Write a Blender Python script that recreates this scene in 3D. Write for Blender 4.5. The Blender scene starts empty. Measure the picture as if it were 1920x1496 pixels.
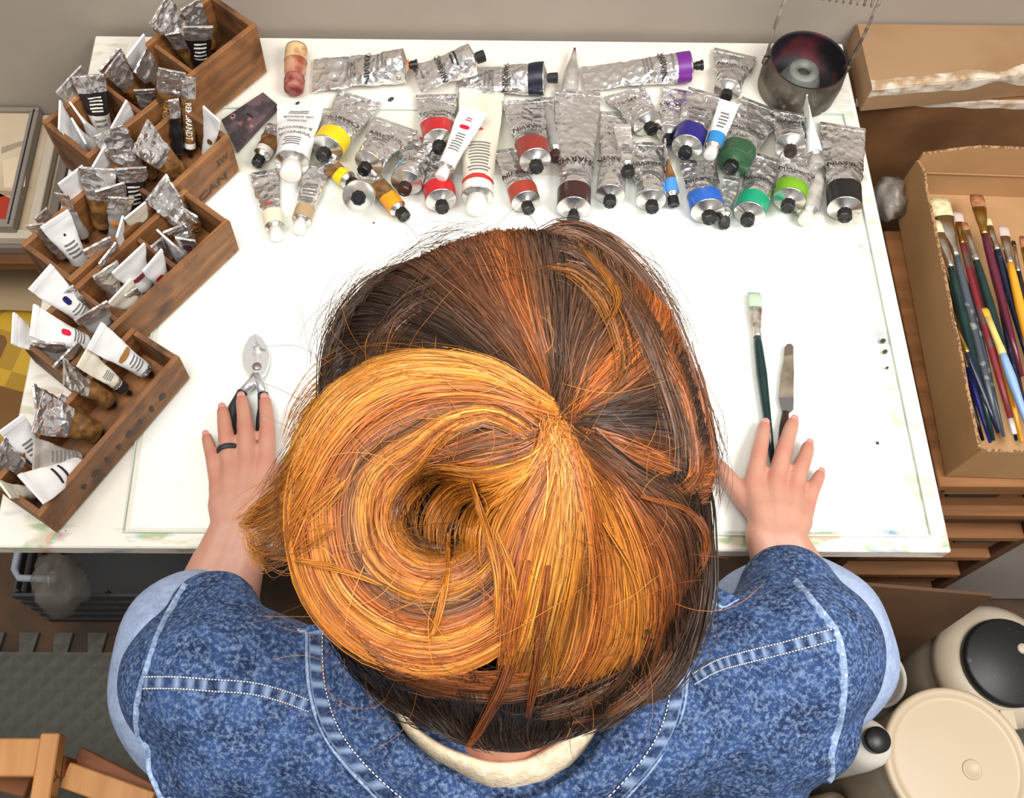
import bpy, bmesh, math, random
import numpy as np
from mathutils import Vector, Matrix, noise
from mathutils.bvhtree import BVHTree

random.seed(7)
RNG = np.random.default_rng(7)
SC = bpy.context.scene
COL = SC.collection

# ------------------------------------------------------------------ camera
TZ = 0.75                                   # height of the table top
FPX, PX, PY = 1900.0, 850.7, 744.3          # focal length and principal point in pixels of 1920 x 1496
YAW, PITCH, ROLL = 0.0257, 1.1302, 0.0301
CAM = Vector((-0.0373, -0.3368, 1.1234 + TZ))
TW, TD = 1.10, 0.7745                       # table size
_f = Vector((math.sin(YAW) * math.cos(PITCH), math.cos(YAW) * math.cos(PITCH), -math.sin(PITCH)))
_r = Vector((math.cos(YAW), -math.sin(YAW), 0))
_u = _r.cross(_f)
CR = _r * math.cos(ROLL) + _u * math.sin(ROLL)
CU = -_r * math.sin(ROLL) + _u * math.cos(ROLL)
CF = _f

def ray(u, v):
    return CF + CR * ((u - PX) / FPX) + CU * ((PY - v) / FPX)
def P(u, v, z=0.0):
    """point of the photograph's pixel on the plane z metres above the table top"""
    d = ray(u, v)
    return CAM + d * ((TZ + z - CAM.z) / d.z)
def PA(u, v, a):
    """point of the pixel at depth a along the optical axis"""
    return CAM + ray(u, v) * a
def depth(p):
    return (Vector(p) - CAM).dot(CF)
def mpp(p):
    return depth(p) / FPX
def pix(p):
    d = Vector(p) - CAM; a = d.dot(CF)
    return (PX + FPX * d.dot(CR) / a, PY - FPX * d.dot(CU) / a)

cam_data = bpy.data.cameras.new('camera')
cam = bpy.data.objects.new('camera', cam_data)
COL.objects.link(cam)
cam_data.sensor_fit = 'HORIZONTAL'
cam_data.sensor_width = 36.0
cam_data.lens = FPX / 1920 * 36.0
cam_data.shift_x = (960 - PX) / 1920
cam_data.shift_y = (PY - 748) / 1920
cam_data.clip_start = 0.02
m = Matrix((CR, CU, -CF)).transposed().to_4x4()
m.translation = CAM
cam.matrix_world = m
SC.camera = cam

# ------------------------------------------------------------------ light
world = bpy.data.worlds.new('room_daylight'); SC.world = world
world.use_nodes = True
world.node_tree.nodes['Background'].inputs[0].default_value = (1.0, 0.97, 0.93, 1)
world.node_tree.nodes['Background'].inputs[1].default_value = 0.44

def area(name, loc, target, sx, sy, power, color):
    l = bpy.data.lights.new(name, 'AREA'); l.shape = 'RECTANGLE'; l.size = sx; l.size_y = sy
    l.energy = power; l.color = color
    o = bpy.data.objects.new(name, l); COL.objects.link(o)
    o.location = loc
    o.rotation_euler = (Vector(target) - Vector(loc)).to_track_quat('-Z', 'Y').to_euler()
    return o
area('window_light', (0.95, -0.35, 2.40), (0.15, 0.15, TZ), 0.9, 0.7, 35, (1.0, 0.98, 0.95))
area('ceiling_light', (-0.45, -0.15, 2.55), (-0.3, 0.15, 0), 1.3, 0.8, 30, (1.0, 0.97, 0.93))

vs = SC.view_settings
vs.view_transform = 'Standard'
vs.look = 'None'
vs.exposure = 0.0
vs.gamma = 1.0
vs.use_curve_mapping = False

# ------------------------------------------------------------------ helpers
def tag(o, label=None, cat=None, group=None, kind=None):
    if label: o['label'] = label
    if cat: o['category'] = cat
    if group: o['group'] = group
    if kind: o['kind'] = kind
    return o

def empty(name, loc, label=None, cat=None, group=None):
    o = bpy.data.objects.new(name, None); COL.objects.link(o)
    o.location = loc; o.empty_display_size = 0.02
    return tag(o, label, cat, group)

def world_loc(o):
    v = Vector(o.location)
    while o.parent:
        o = o.parent; v = v + Vector(o.location)
    return v

def build(name, verts, faces, mat, parent=None, smooth=True, loc=None, local=False):
    """one mesh object from world-space vertices; origin at its parent or at loc"""
    if local: org = Vector((0, 0, 0))
    elif parent is not None: org = world_loc(parent)
    else: org = Vector(loc) if loc is not None else Vector((0, 0, 0))
    me = bpy.data.meshes.new(name)
    va = np.asarray([tuple(v) for v in verts], dtype=float) - np.array(org)
    me.from_pydata(va.tolist(), [], faces)
    if smooth:
        me.polygons.foreach_set('use_smooth', [True] * len(me.polygons))
    me.update()
    if mat is not None: me.materials.append(mat)
    o = bpy.data.objects.new(name, me); COL.objects.link(o)
    if parent is not None: o.parent = parent
    else: o.location = org
    return o

class MB:
    def __init__(s): s.v = []; s.f = []
    def add(s, v, f):
        n = len(s.v); s.v += [tuple(x) for x in v]; s.f += [tuple(i + n for i in q) for q in f]
        return s
    def box(s, c, x, y, z, hx, hy, hz):
        """box about c along unit axes x, y, z with half sizes; slightly chamfered"""
        c, x, y, z = Vector(c), Vector(x), Vector(y), Vector(z)
        b = min(min(hx, hy, hz) * 0.18, 0.002)
        pts = []
        for sx in (-1, 1):
            for sy in (-1, 1):
                for sz in (-1, 1):
                    pts.append(c + x * sx * hx + y * sy * (hy - b) + z * sz * (hz - b))
                    pts.append(c + x * sx * (hx - b) + y * sy * hy + z * sz * (hz - b))
                    pts.append(c + x * sx * (hx - b) + y * sy * (hy - b) + z * sz * hz)
        def I(sx, sy, sz, k): return ((sx > 0) * 4 + (sy > 0) * 2 + (sz > 0)) * 3 + k
        F = []
        for s1 in (-1, 1):
            F.append([I(s1, -1, -1, 0), I(s1, 1, -1, 0), I(s1, 1, 1, 0), I(s1, -1, 1, 0)][::s1])
            F.append([I(-1, s1, -1, 1), I(-1, s1, 1, 1), I(1, s1, 1, 1), I(1, s1, -1, 1)][::s1])
            F.append([I(-1, -1, s1, 2), I(1, -1, s1, 2), I(1, 1, s1, 2), I(-1, 1, s1, 2)][::s1])
        for a in (-1, 1):
            for bb in (-1, 1):
                F.append([I(a, bb, -1, 0), I(a, bb, -1, 1), I(a, bb, 1, 1), I(a, bb, 1, 0)])
                F.append([I(a, -1, bb, 0), I(a, -1, bb, 2), I(a, 1, bb, 2), I(a, 1, bb, 0)])
                F.append([I(-1, a, bb, 1), I(-1, a, bb, 2), I(1, a, bb, 2), I(1, a, bb, 1)])
                for cc in (-1, 1):
                    F.append([I(a, bb, cc, 0), I(a, bb, cc, 1), I(a, bb, cc, 2)])
        return s.add(pts, F)
    def abox(s, lo, hi):
        lo, hi = Vector(lo), Vector(hi); c = (lo + hi) / 2; h = (hi - lo) / 2
        return s.box(c, (1, 0, 0), (0, 1, 0), (0, 0, 1), h.x, h.y, h.z)
    def bar(s, a, b, w, t, up=(0, 0, 1)):
        """board from a to b, width w (sideways), thickness t (along up)"""
        a, b = Vector(a), Vector(b); d = (b - a); L = d.length; d.normalize()
        x = d.cross(Vector(up)).normalized(); z = x.cross(d)
        return s.box((a + b) / 2, d, x, z, L / 2, w / 2, t / 2)
    def tube(s, pts, rad, n=8, caps=True):
        pts = [Vector(p) for p in pts]
        rr = rad if hasattr(rad, '__len__') else [rad] * len(pts)
        V, F = [], []
        prev = None
        for i, p in enumerate(pts):
            d = (pts[min(i + 1, len(pts) - 1)] - pts[max(i - 1, 0)])
            if d.length < 1e-9: d = Vector((0, 0, 1))
            d.normalize()
            if prev is None:
                x = d.orthogonal().normalized()
            else:
                x = (prev - d * prev.dot(d))
                x = x.normalized() if x.length > 1e-6 else d.orthogonal().normalized()
            prev = x; y = d.cross(x)
            for k in range(n):
                a = 2 * math.pi * k / n
                V.append(p + (x * math.cos(a) + y * math.sin(a)) * rr[i])
        for i in range(len(pts) - 1):
            for k in range(n):
                F.append((i * n + k, i * n + (k + 1) % n, (i + 1) * n + (k + 1) % n, (i + 1) * n + k))
        if caps:
            F.append(tuple(range(n))[::-1]); F.append(tuple((len(pts) - 1) * n + k for k in range(n)))
        return s.add(V, F)
    def lathe(s, base, axis, prof, n=24, xdir=None, sx=1.0, caps=True):
        """prof: list of (height along axis, radius)"""
        base, axis = Vector(base), Vector(axis).normalized()
        x = Vector(xdir) if xdir is not None else axis.orthogonal()
        x = (x - axis * x.dot(axis)).normalized(); y = axis.cross(x)
        V, F = [], []
        for h, r in prof:
            for k in range(n):
                a = 2 * math.pi * k / n
                V.append(base + axis * h + (x * math.cos(a) * sx + y * math.sin(a)) * r)
        for i in range(len(prof) - 1):
            for k in range(n):
                F.append((i * n + k, i * n + (k + 1) % n, (i + 1) * n + (k + 1) % n, (i + 1) * n + k))
        if caps:
            F.append(tuple(range(n))[::-1]); F.append(tuple((len(prof) - 1) * n + k for k in range(n)))
        return s.add(V, F)
    def poly(s, pts, thick, nrm):
        """flat prism of an outline"""
        n = len(pts); nrm = Vector(nrm) * thick
        V = [Vector(p) for p in pts] + [Vector(p) + nrm for p in pts]
        F = [tuple(range(n))[::-1], tuple(range(n, 2 * n))]
        for k in range(n): F.append((k, (k + 1) % n, n + (k + 1) % n, n + k))
        return s.add(V, F)
    def build(s, name, mat, parent=None, smooth=False, loc=None, local=False):
        return build(name, s.v, s.f, mat, parent, smooth, loc, local)

def smoothstep(t):
    t = max(0.0, min(1.0, t)); return t * t * (3 - 2 * t)

def spline(pts, n):
    """Catmull-Rom through points (any dimension), n samples"""
    A = np.asarray(pts, float)
    if len(A) == 2:
        t = np.linspace(0, 1, n)[:, None]; return A[0] * (1 - t) + A[1] * t
    A = np.vstack([2 * A[0] - A[1], A, 2 * A[-1] - A[-2]])
    seg = len(A) - 3
    t = np.linspace(0, seg - 1e-9, n); i = t.astype(int); f = (t - i)[:, None]
    p0, p1, p2, p3 = A[i], A[i + 1], A[i + 2], A[i + 3]
    return 0.5 * (2 * p1 + (p2 - p0) * f + (2 * p0 - 5 * p1 + 4 * p2 - p3) * f ** 2 + (3 * p1 - p0 - 3 * p2 + p3) * f ** 3)

# ------------------------------------------------------------------ materials
def lin(c):
    """sRGB 0-255 to linear"""
    o = []
    for x in c:
        x = x / 255.0
        o.append(x / 12.92 if x <= 0.04045 else ((x + 0.055) / 1.055) ** 2.4)
    return tuple(o) + (1.0,)

MATS = {}
def mat(name, rgb, rough=0.5, metal=0.0, rgb2=None, scale=20.0, mix=(0.4, 0.6), bump=0.0, bscale=60.0, spec=0.5,
        stretch=None, trans=0.0, detail=4.0, coat=0.0, emission=None, alpha=1.0):
    if name in MATS: return MATS[name]
    m = bpy.data.materials.new(name); m.use_nodes = True
    nt = m.node_tree; b = nt.nodes['Principled BSDF']
    b.inputs['Base Color'].default_value = lin(rgb)
    b.inputs['Roughness'].default_value = rough
    b.inputs['Metallic'].default_value = metal
    b.inputs['Specular IOR Level'].default_value = spec
    b.inputs['Coat Weight'].default_value = coat
    b.inputs['Transmission Weight'].default_value = trans
    b.inputs['Alpha'].default_value = alpha
    if rgb2 is not None or bump > 0:
        tc = nt.nodes.new('ShaderNodeTexCoord'); mp = nt.nodes.new('ShaderNodeMapping')
        nt.links.new(tc.outputs['Object'], mp.inputs['Vector'])
        if stretch: mp.inputs['Scale'].default_value = stretch
    if rgb2 is not None:
        n = nt.nodes.new('ShaderNodeTexNoise'); n.inputs['Scale'].default_value = scale; n.inputs['Detail'].default_value = detail
        nt.links.new(mp.outputs[0], n.inputs['Vector'])
        r = nt.nodes.new('ShaderNodeValToRGB')
        r.color_ramp.elements[0].position = mix[0]; r.color_ramp.elements[0].color = lin(rgb)
        r.color_ramp.elements[1].position = mix[1]; r.color_ramp.elements[1].color = lin(rgb2)
        nt.links.new(n.outputs['Fac'], r.inputs[0]); nt.links.new(r.outputs[0], b.inputs['Base Color'])
    if bump > 0:
        n2 = nt.nodes.new('ShaderNodeTexNoise'); n2.inputs['Scale'].default_value = bscale; n2.inputs['Detail'].default_value = 3
        nt.links.new(mp.outputs[0], n2.inputs['Vector'])
        bp = nt.nodes.new('ShaderNodeBump'); bp.inputs['Strength'].default_value = bump; bp.inputs['Distance'].default_value = 0.002
        nt.links.new(n2.outputs['Fac'], bp.inputs['Height']); nt.links.new(bp.outputs[0], b.inputs['Normal'])
    MATS[name] = m
    return m

def foil(name, rgb=(232, 230, 229), rough=0.17, strength=0.6, scale=55):
    if name in MATS: return MATS[name]
    m = bpy.data.materials.new(name); m.use_nodes = True
    nt = m.node_tree; b = nt.nodes['Principled BSDF']
    b.inputs['Base Color'].default_value = lin(rgb); b.inputs['Metallic'].default_value = 0.86
    b.inputs['Roughness'].default_value = rough
    tc = nt.nodes.new('ShaderNodeTexCoord')
    oi = nt.nodes.new('ShaderNodeObjectInfo')
    va = nt.nodes.new('ShaderNodeVectorMath'); va.operation = 'ADD'
    nt.links.new(tc.outputs['Object'], va.inputs[0]); nt.links.new(oi.outputs['Location'], va.inputs[1])
    n = nt.nodes.new('ShaderNodeTexNoise'); n.inputs['Scale'].default_value = scale; n.inputs['Detail'].default_value = 2; n.inputs['Distortion'].default_value = 0.6
    v = nt.nodes.new('ShaderNodeTexVoronoi'); v.inputs['Scale'].default_value = scale * 1.6
    nt.links.new(va.outputs[0], n.inputs['Vector']); nt.links.new(va.outputs[0], v.inputs['Vector'])
    a = nt.nodes.new('ShaderNodeMath'); a.operation = 'ADD'
    nt.links.new(n.outputs['Fac'], a.inputs[0]); nt.links.new(v.outputs['Distance'], a.inputs[1])
    bp = nt.nodes.new('ShaderNodeBump'); bp.inputs['Strength'].default_value = strength; bp.inputs['Distance'].default_value = 0.006
    nt.links.new(a.outputs[0], bp.inputs['Height']); nt.links.new(bp.outputs[0], b.inputs['Normal'])
    MATS[name] = m
    return m

def wood(name, c1, c2, rough=0.6, scale=9.0, axis=0, c3=None, bump=0.25, dirt=None):
    """procedural grain running along one object axis"""
    if name in MATS: return MATS[name]
    m = bpy.data.materials.new(name); m.use_nodes = True
    nt = m.node_tree; b = nt.nodes['Principled BSDF']; b.inputs['Roughness'].default_value = rough
    tc = nt.nodes.new('ShaderNodeTexCoord'); mp = nt.nodes.new('ShaderNodeMapping')
    nt.links.new(tc.outputs['Object'], mp.inputs['Vector'])
    s = [scale * 8] * 3; s[axis] = scale * 0.7; mp.inputs['Scale'].default_value = s
    n = nt.nodes.new('ShaderNodeTexNoise'); n.inputs['Scale'].default_value = 1.0; n.inputs['Detail'].default_value = 6; n.inputs['Distortion'].default_value = 0.4
    nt.links.new(mp.outputs[0], n.inputs['Vector'])
    r = nt.nodes.new('ShaderNodeValToRGB'); e = r.color_ramp.elements
    e[0].position = 0.3; e[0].color = lin(c1); e[1].position = 0.7; e[1].color = lin(c2)
    nt.links.new(n.outputs['Fac'], r.inputs[0])
    out = r.outputs[0]
    if dirt:
        n3 = nt.nodes.new('ShaderNodeTexNoise'); n3.inputs['Scale'].default_value = 22; n3.inputs['Detail'].default_value = 5
        nt.links.new(tc.outputs['Object'], n3.inputs['Vector'])
        r3 = nt.nodes.new('ShaderNodeValToRGB'); r3.color_ramp.elements[0].position = 0.48; r3.color_ramp.elements[1].position = 0.68
        nt.links.new(n3.outputs['Fac'], r3.inputs[0])
        mx = nt.nodes.new('ShaderNodeMix'); mx.data_type = 'RGBA'
        nt.links.new(r3.outputs[0], mx.inputs[0]); nt.links.new(out, mx.inputs[6]); mx.inputs[7].default_value = lin(dirt)
        out = mx.outputs[2]
    nt.links.new(out, b.inputs['Base Color'])
    bp = nt.nodes.new('ShaderNodeBump'); bp.inputs['Strength'].default_value = bump; bp.inputs['Distance'].default_value = 0.002
    nt.links.new(n.outputs['Fac'], bp.inputs['Height']); nt.links.new(bp.outputs[0], b.inputs['Normal'])
    MATS[name] = m
    return m

_txt = {}
def text_mesh(s):
    """flat outline of a word: (points, faces, width) with cap height 1"""
    if s in _txt: return _txt[s]
    c = bpy.data.curves.new('word', 'FONT'); c.body = s; c.size = 1.0; c.resolution_u = 2; c.offset = 0.016
    o = bpy.data.objects.new('word', c); COL.objects.link(o)
    dg = bpy.context.evaluated_depsgraph_get()
    me = bpy.data.meshes.new_from_object(o.evaluated_get(dg))
    v = np.array([x.co[:2] for x in me.vertices]); f = [tuple(p.vertices) for p in me.polygons]
    bpy.data.objects.remove(o); bpy.data.curves.remove(c); bpy.data.meshes.remove(me)
    v[:, 0] -= (v[:, 0].min() + v[:, 0].max()) / 2
    h = 0.72
    v[:, 1] -= v[:, 1].min(); v /= h
    _txt[s] = (v, f, v[:, 0].max() - v[:, 0].min())
    return _txt[s]

def lettering(name, s, org, xd, yd, height, material, parent, width=None, lift=0.0004, local=False):
    """a word lying on a flat face: org = centre of its baseline"""
    v, f, w = text_mesh(s)
    xd, yd = Vector(xd).normalized(), Vector(yd).normalized(); n = xd.cross(yd)
    kx = height if width is None else width / w
    pts = [Vector(org) + xd * (a * kx) + yd * (b * height) + n * lift for a, b in v]
    return build(name, pts, f, material, parent, smooth=False, local=local)

# ------------------------------------------------------------------ the room
M_wall = mat('painted_wall', (166, 155, 143), 0.75, rgb2=(159, 148, 135), scale=3, bump=0.05, bscale=120)
WALLY = TD + 0.012
b = MB(); b.abox((-2.6, WALLY, 0), (2.6, WALLY + 0.1, 2.9))
tag(b.build('wall_back', M_wall, loc=(0, WALLY, 0)), 'plain warm grey painted wall behind the table', kind='structure')
M_floor = mat('worn_floor', (92, 64, 38), 0.7, rgb2=(58, 44, 30), scale=9, mix=(0.35, 0.65), bump=0.2, bscale=40)
b = MB(); b.abox((-2.6, -2.2, -0.05), (2.6, WALLY, 0))
tag(b.build('floor', M_floor), 'worn brown floor under the table', kind='structure')

# grey interlocking foam mat with jigsaw teeth along its far edge
def diamond_mat(name, rgb):
    m = bpy.data.materials.new(name); m.use_nodes = True; nt = m.node_tree; b = nt.nodes['Principled BSDF']
    b.inputs['Base Color'].default_value = lin(rgb); b.inputs['Roughness'].default_value = 0.62
    tc = nt.nodes.new('ShaderNodeTexCoord')
    hs = []
    for ang in (0.785, -0.785):
        mp = nt.nodes.new('ShaderNodeMapping'); mp.inputs['Rotation'].default_value = (0, 0, ang)
        nt.links.new(tc.outputs['Object'], mp.inputs['Vector'])
        mp.inputs['Scale'].default_value = (1, 1, 1)
        w = nt.nodes.new('ShaderNodeTexWave'); w.inputs['Scale'].default_value = 11; w.wave_profile = 'SIN'
        nt.links.new(mp.outputs[0], w.inputs['Vector']); hs.append(w)
    mx = nt.nodes.new('ShaderNodeMath'); mx.operation = 'MAXIMUM'
    nt.links.new(hs[0].outputs['Fac'], mx.inputs[0]); nt.links.new(hs[1].outputs['Fac'], mx.inputs[1])
    bp = nt.nodes.new('ShaderNodeBump'); bp.inputs['Strength'].default_value = 0.5; bp.inputs['Distance'].default_value = 0.004
    nt.links.new(mx.outputs[0], bp.inputs['Height']); nt.links.new(bp.outputs[0], b.inputs['Normal'])
    return m
M_foam = diamond_mat('grey_foam', (80, 78, 70))
edge_y = P(150, 1225, -TZ).y
out = []
x = -1.5; x1 = 1.0; per = 0.062
while x < x1:
    out += [(x, edge_y), (x + per * 0.30, edge_y), (x + per * 0.22, edge_y + 0.035), (x + per * 0.78, edge_y + 0.035), (x + per * 0.70, edge_y)]
    x += per
pts = [(x1, edge_y)] if False else []
outline = [(-1.5, -2.0)] + [(x1, -2.0)] + out[::-1]
b = MB(); b.poly([Vector((a, c, 0.0005)) for a, c in outline], 0.012, (0, 0, 1))
tag(b.build('foam_mat', M_foam), 'grey foam floor mat with jigsaw edge and diamond tread', 'floor mat')

# ------------------------------------------------------------------ the table
def table_material():
    m = bpy.data.materials.new('painted_table_top'); m.use_nodes = True; nt = m.node_tree; bs = nt.nodes['Principled BSDF']
    bs.inputs['Roughness'].default_value = 0.35
    tc = nt.nodes.new('ShaderNodeTexCoord'); sp = nt.nodes.new('ShaderNodeSeparateXYZ')
    nt.links.new(tc.outputs['Object'], sp.inputs[0])
    def math_(op, a, bb=None, c=None):
        n = nt.nodes.new('ShaderNodeMath'); n.operation = op
        for i, q in enumerate((a, bb, c)):
            if q is None: continue
            if isinstance(q, (int, float)): n.inputs[i].default_value = q
            else: nt.links.new(q, n.inputs[i])
        return n.outputs[0]
    # bands where brushes were wiped: along the front edge and the right edge
    front = math_('LESS_THAN', math_('ABSOLUTE', math_('SUBTRACT', sp.outputs['Y'], 0.012)), 0.016)
    right = math_('LESS_THAN', math_('ABSOLUTE', math_('SUBTRACT', sp.outputs['X'], TW / 2 - 0.022)), 0.016)
    left = math_('LESS_THAN', sp.outputs['X'], -TW / 2 + 0.05)
    n1 = nt.nodes.new('ShaderNodeTexNoise'); n1.inputs['Scale'].default_value = 34; n1.inputs['Detail'].default_value = 3
    mp = nt.nodes.new('ShaderNodeMapping'); mp.inputs['Scale'].default_value = (0.55, 1.6, 1)
    nt.links.new(tc.outputs['Object'], mp.inputs[0]); nt.links.new(mp.outputs[0], n1.inputs['Vector'])
    n2 = nt.nodes.new('ShaderNodeTexNoise'); n2.inputs['Scale'].default_value = 16; n2.inputs['Detail'].default_value = 2
    nt.links.new(tc.outputs['Object'], n2.inputs['Vector'])
    ramp = nt.nodes.new('ShaderNodeValToRGB'); ramp.color_ramp.interpolation = 'CONSTANT'
    cols = [(0.0, (98, 140, 170)), (0.36, (150, 180, 190)), (0.43, (150, 178, 120)), (0.5, (196, 190, 160)), (0.55, (205, 150, 120)), (0.6, (120, 160, 110)), (0.66, (190, 120, 140))]
    ramp.color_ramp.elements[0].color = lin(cols[0][1])
    ramp.color_ramp.elements[1].position = cols[1][0]; ramp.color_ramp.elements[1].color = lin(cols[1][1])
    for p_, c_ in cols[2:]:
        e = ramp.color_ramp.elements.new(p_); e.color = lin(c_)
    nt.links.new(n2.outputs['Fac'], ramp.inputs[0])
    band = math_('MAXIMUM', math_('MAXIMUM', front, math_('MULTIPLY', right, 0.55)), math_('MULTIPLY', left, 0.5))
    mr = nt.nodes.new('ShaderNodeMapRange'); mr.inputs[1].default_value = 0.5; mr.inputs[2].default_value = 0.62; mr.inputs[3].default_value = 0; mr.inputs[4].default_value = 0.8
    nt.links.new(n1.outputs['Fac'], mr.inputs[0])
    fac = math_('MULTIPLY', band, mr.outputs[0])
    # a few dark specks
    v = nt.nodes.new('ShaderNodeTexVoronoi'); v.inputs['Scale'].default_value = 14
    nt.links.new(tc.outputs['Object'], v.inputs['Vector'])
    mx = nt.nodes.new('ShaderNodeMix'); mx.data_type = 'RGBA'
    mx.inputs[6].default_value = lin((236, 231, 220)); nt.links.new(ramp.outputs[0], mx.inputs[7]); nt.links.new(fac, mx.inputs[0])
    mx2 = nt.nodes.new('ShaderNodeMix'); mx2.data_type = 'RGBA'; mx2.inputs[7].default_value = lin((70, 60, 55))
    sm = math_('LESS_THAN', v.outputs['Distance'], 0.035)
    nt.links.new(mx.outputs[2], mx2.inputs[6]); nt.links.new(sm, mx2.inputs[0])
    nt.links.new(mx2.outputs[2], bs.inputs['Base Color'])
    return m
M_table = table_material()
M_edge = mat('table_edge', (205, 203, 196), 0.5)
M_dark = mat('dark_metal', (30, 28, 27), 0.45, metal=0.4)
table = empty('work_table', (0, 0, 0), 'large white work table with paint-smudged front edge', 'table')
b = MB(); b.abox((-TW / 2, 0, TZ - 0.024), (TW / 2, TD, TZ)); b.build('table_top', M_table, table)
b = MB(); b.abox((-TW / 2 + 0.004, 0.012, TZ - 0.05), (TW / 2 - 0.03, 0.03, TZ - 0.0245)); b.build('apron', M_dark, table)
for sx in (-1, 1):
    for yy in (0.10, TD - 0.06):
        b = MB(); b.tube([(sx * 0.25, yy, 0), (sx * 0.25, yy, TZ - 0.0245)], 0.02, 12); b.build('leg', M_dark, table, True)

# white sheet added to paint the overexposed bright area, glass palette on top
def sheet_mat():
    m = bpy.data.materials.new('clear_glass_sheet'); m.use_nodes = True; nt = m.node_tree
    nt.nodes.remove(nt.nodes['Principled BSDF']); o = nt.nodes['Material Output']
    t = nt.nodes.new('ShaderNodeBsdfTransparent'); t.inputs[0].default_value = lin((253, 254, 253))
    g = nt.nodes.new('ShaderNodeBsdfGlossy'); g.inputs['Roughness'].default_value = 0.06
    fr = nt.nodes.new('ShaderNodeFresnel'); fr.inputs[0].default_value = 1.45
    mx = nt.nodes.new('ShaderNodeMixShader')
    ge = nt.nodes.new('ShaderNodeNewGeometry'); sb_ = nt.nodes.new('ShaderNodeMath'); sb_.operation = 'SUBTRACT'; sb_.inputs[0].default_value = 1.0; sb_.use_clamp = True
    ml = nt.nodes.new('ShaderNodeMath'); ml.operation = 'MULTIPLY'
    nt.links.new(ge.outputs['Backfacing'], sb_.inputs[1]); nt.links.new(sb_.outputs[0], ml.inputs[0]); nt.links.new(fr.outputs[0], ml.inputs[1])
    nt.links.new(ml.outputs[0], mx.inputs[0]); nt.links.new(t.outputs[0], mx.inputs[1]); nt.links.new(g.outputs[0], mx.inputs[2])
    nt.links.new(mx.outputs[0], o.inputs[0])
    return m
GX0, GX1 = P(232, 1005).x, P(1742, 1003).x
GY0, GY1 = P(960, 1000).y, P(800, 209).y
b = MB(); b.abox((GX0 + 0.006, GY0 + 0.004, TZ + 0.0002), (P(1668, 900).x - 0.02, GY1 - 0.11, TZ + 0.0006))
tag(b.build('overexposure_sheet', mat('overexposed_white', (250, 250, 248), 0.6), loc=(0, 0.3, TZ)), 'large plain white sheet under the glass, added for the overexposed bright area', 'bright area sheet')
glass = empty('glass_palette', (0, 0.3, TZ + 0.0008), 'wide clear glass sheet covering most of the table top', 'glass sheet')
b = MB(); b.abox((GX0, GY0, TZ + 0.0008), (GX1, GY1, TZ + 0.0040)); b.build('glass_pane', sheet_mat(), glass)
M_gedge = mat('glass_edge', (205, 216, 208), 0.25)
b = MB()
e = 0.0022
b.abox((GX0 - e, GY0 - e, TZ + 0.0008), (GX1 + e, GY0 - 0.0002, TZ + 0.0041))
b.abox((GX0 - e, GY1 + 0.0002, TZ + 0.0008), (GX1 + e, GY1 + e, TZ + 0.0041))
b.abox((GX0 - e, GY0, TZ + 0.0008), (GX0 - 0.0002, GY1, TZ + 0.0041))
b.abox((GX1 + 0.0002, GY0, TZ + 0.0008), (GX1 + e, GY1, TZ + 0.0041))
b.build('ground_edge', M_gedge, glass)
GZ = 0.0042                                 # top of the glass above the table

# ------------------------------------------------------------------ old wooden boxes for the paint tubes
M_wx = wood('old_box_wood_long', (106, 68, 36), (162, 108, 60), 0.6, 9, 0, dirt=(84, 52, 30))
M_wy = wood('old_box_wood_end', (96, 62, 36), (146, 98, 56), 0.65, 9, 1, dirt=(74, 48, 30))
M_wtop = wood('worn_wood_rim', (132, 98, 66), (168, 128, 90), 0.65, 9, 0)
M_stamp = mat('faded_stamp_ink', (70, 58, 48), 0.7)
BOXES = {}
def wooden_box(key, pA, pD, width, h, divs, label, side=+1):
    A, D = P(*pA, h), P(*pD, h)
    x = (A - D); x.z = 0; L = x.length; x.normalize()
    ang = math.atan2(x.y, x.x)
    root = empty('wooden_box', (D.x, D.y, TZ), label, 'wooden box', 'old wooden boxes of paint tubes')
    root.rotation_euler = (0, 0, ang)
    t = 0.0075
    def part(name, lo, hi, m_):
        b = MB(); b.abox(lo, hi); return b.build(name, m_, root, local=True)
    part('bottom', (t, t, 0.0048), (L - t, width - t, 0.009), M_wx)
    part('side_panel', (0, 0, 0.0045), (L, t, h), M_wx)
    part('side_panel', (0, width - t, 0.0045), (L, width, h), M_wx)
    part('end_panel', (0.0002, t + 0.0002, 0.0045), (t, width - t - 0.0002, h - 0.001), M_wy)
    part('end_panel', (L - t, t + 0.0002, 0.0045), (L - 0.0002, width - t - 0.0002, h - 0.001), M_wy)
    # box joint marks at the corners
    for xx in (0.004, L - 0.010):
        for k in range(3):
            z0 = h * (0.12 + 0.3 * k)
            b = MB(); b.abox((xx, -0.0004, z0), (xx + 0.006, 0.0006, z0 + h * 0.1)); b.build('corner_joint', M_wy, root, local=True)
    for d in divs:
        q = P(*d, h); lx = (q - D).dot(x)
        part('divider', (lx - 0.003, t + 0.0003, 0.0095), (lx + 0.003, width - t - 0.0003, h - 0.006), M_wy)
    BOXES[key] = dict(root=root, D=D, x=x, y=Vector((-x.y, x.x, 0)), L=L, w=width, h=h)
    return root
bx1 = wooden_box(1, (482, 46), (165, 297), 0.090, 0.094, [(357, 128), (262, 206)], 'tall brown wooden tube box nearest the wall, with an empty corner')
bx2 = wooden_box(2, (431, 255), (132, 529), 0.088, 0.076, [(300, 375)], 'wooden tube box with AMERICAN stamped on its side, second from the wall')
bx3 = wooden_box(3, (432, 415), (118, 706), 0.082, 0.068, [(320, 490), (212, 592)], 'wooden tube box third from the wall, with small white tubes beside its divider')
bx4 = wooden_box(4, (337, 669), (74, 970), 0.074, 0.060, [], 'low wooden tube box nearest the front edge of the table, with dark stamped marks')
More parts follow.
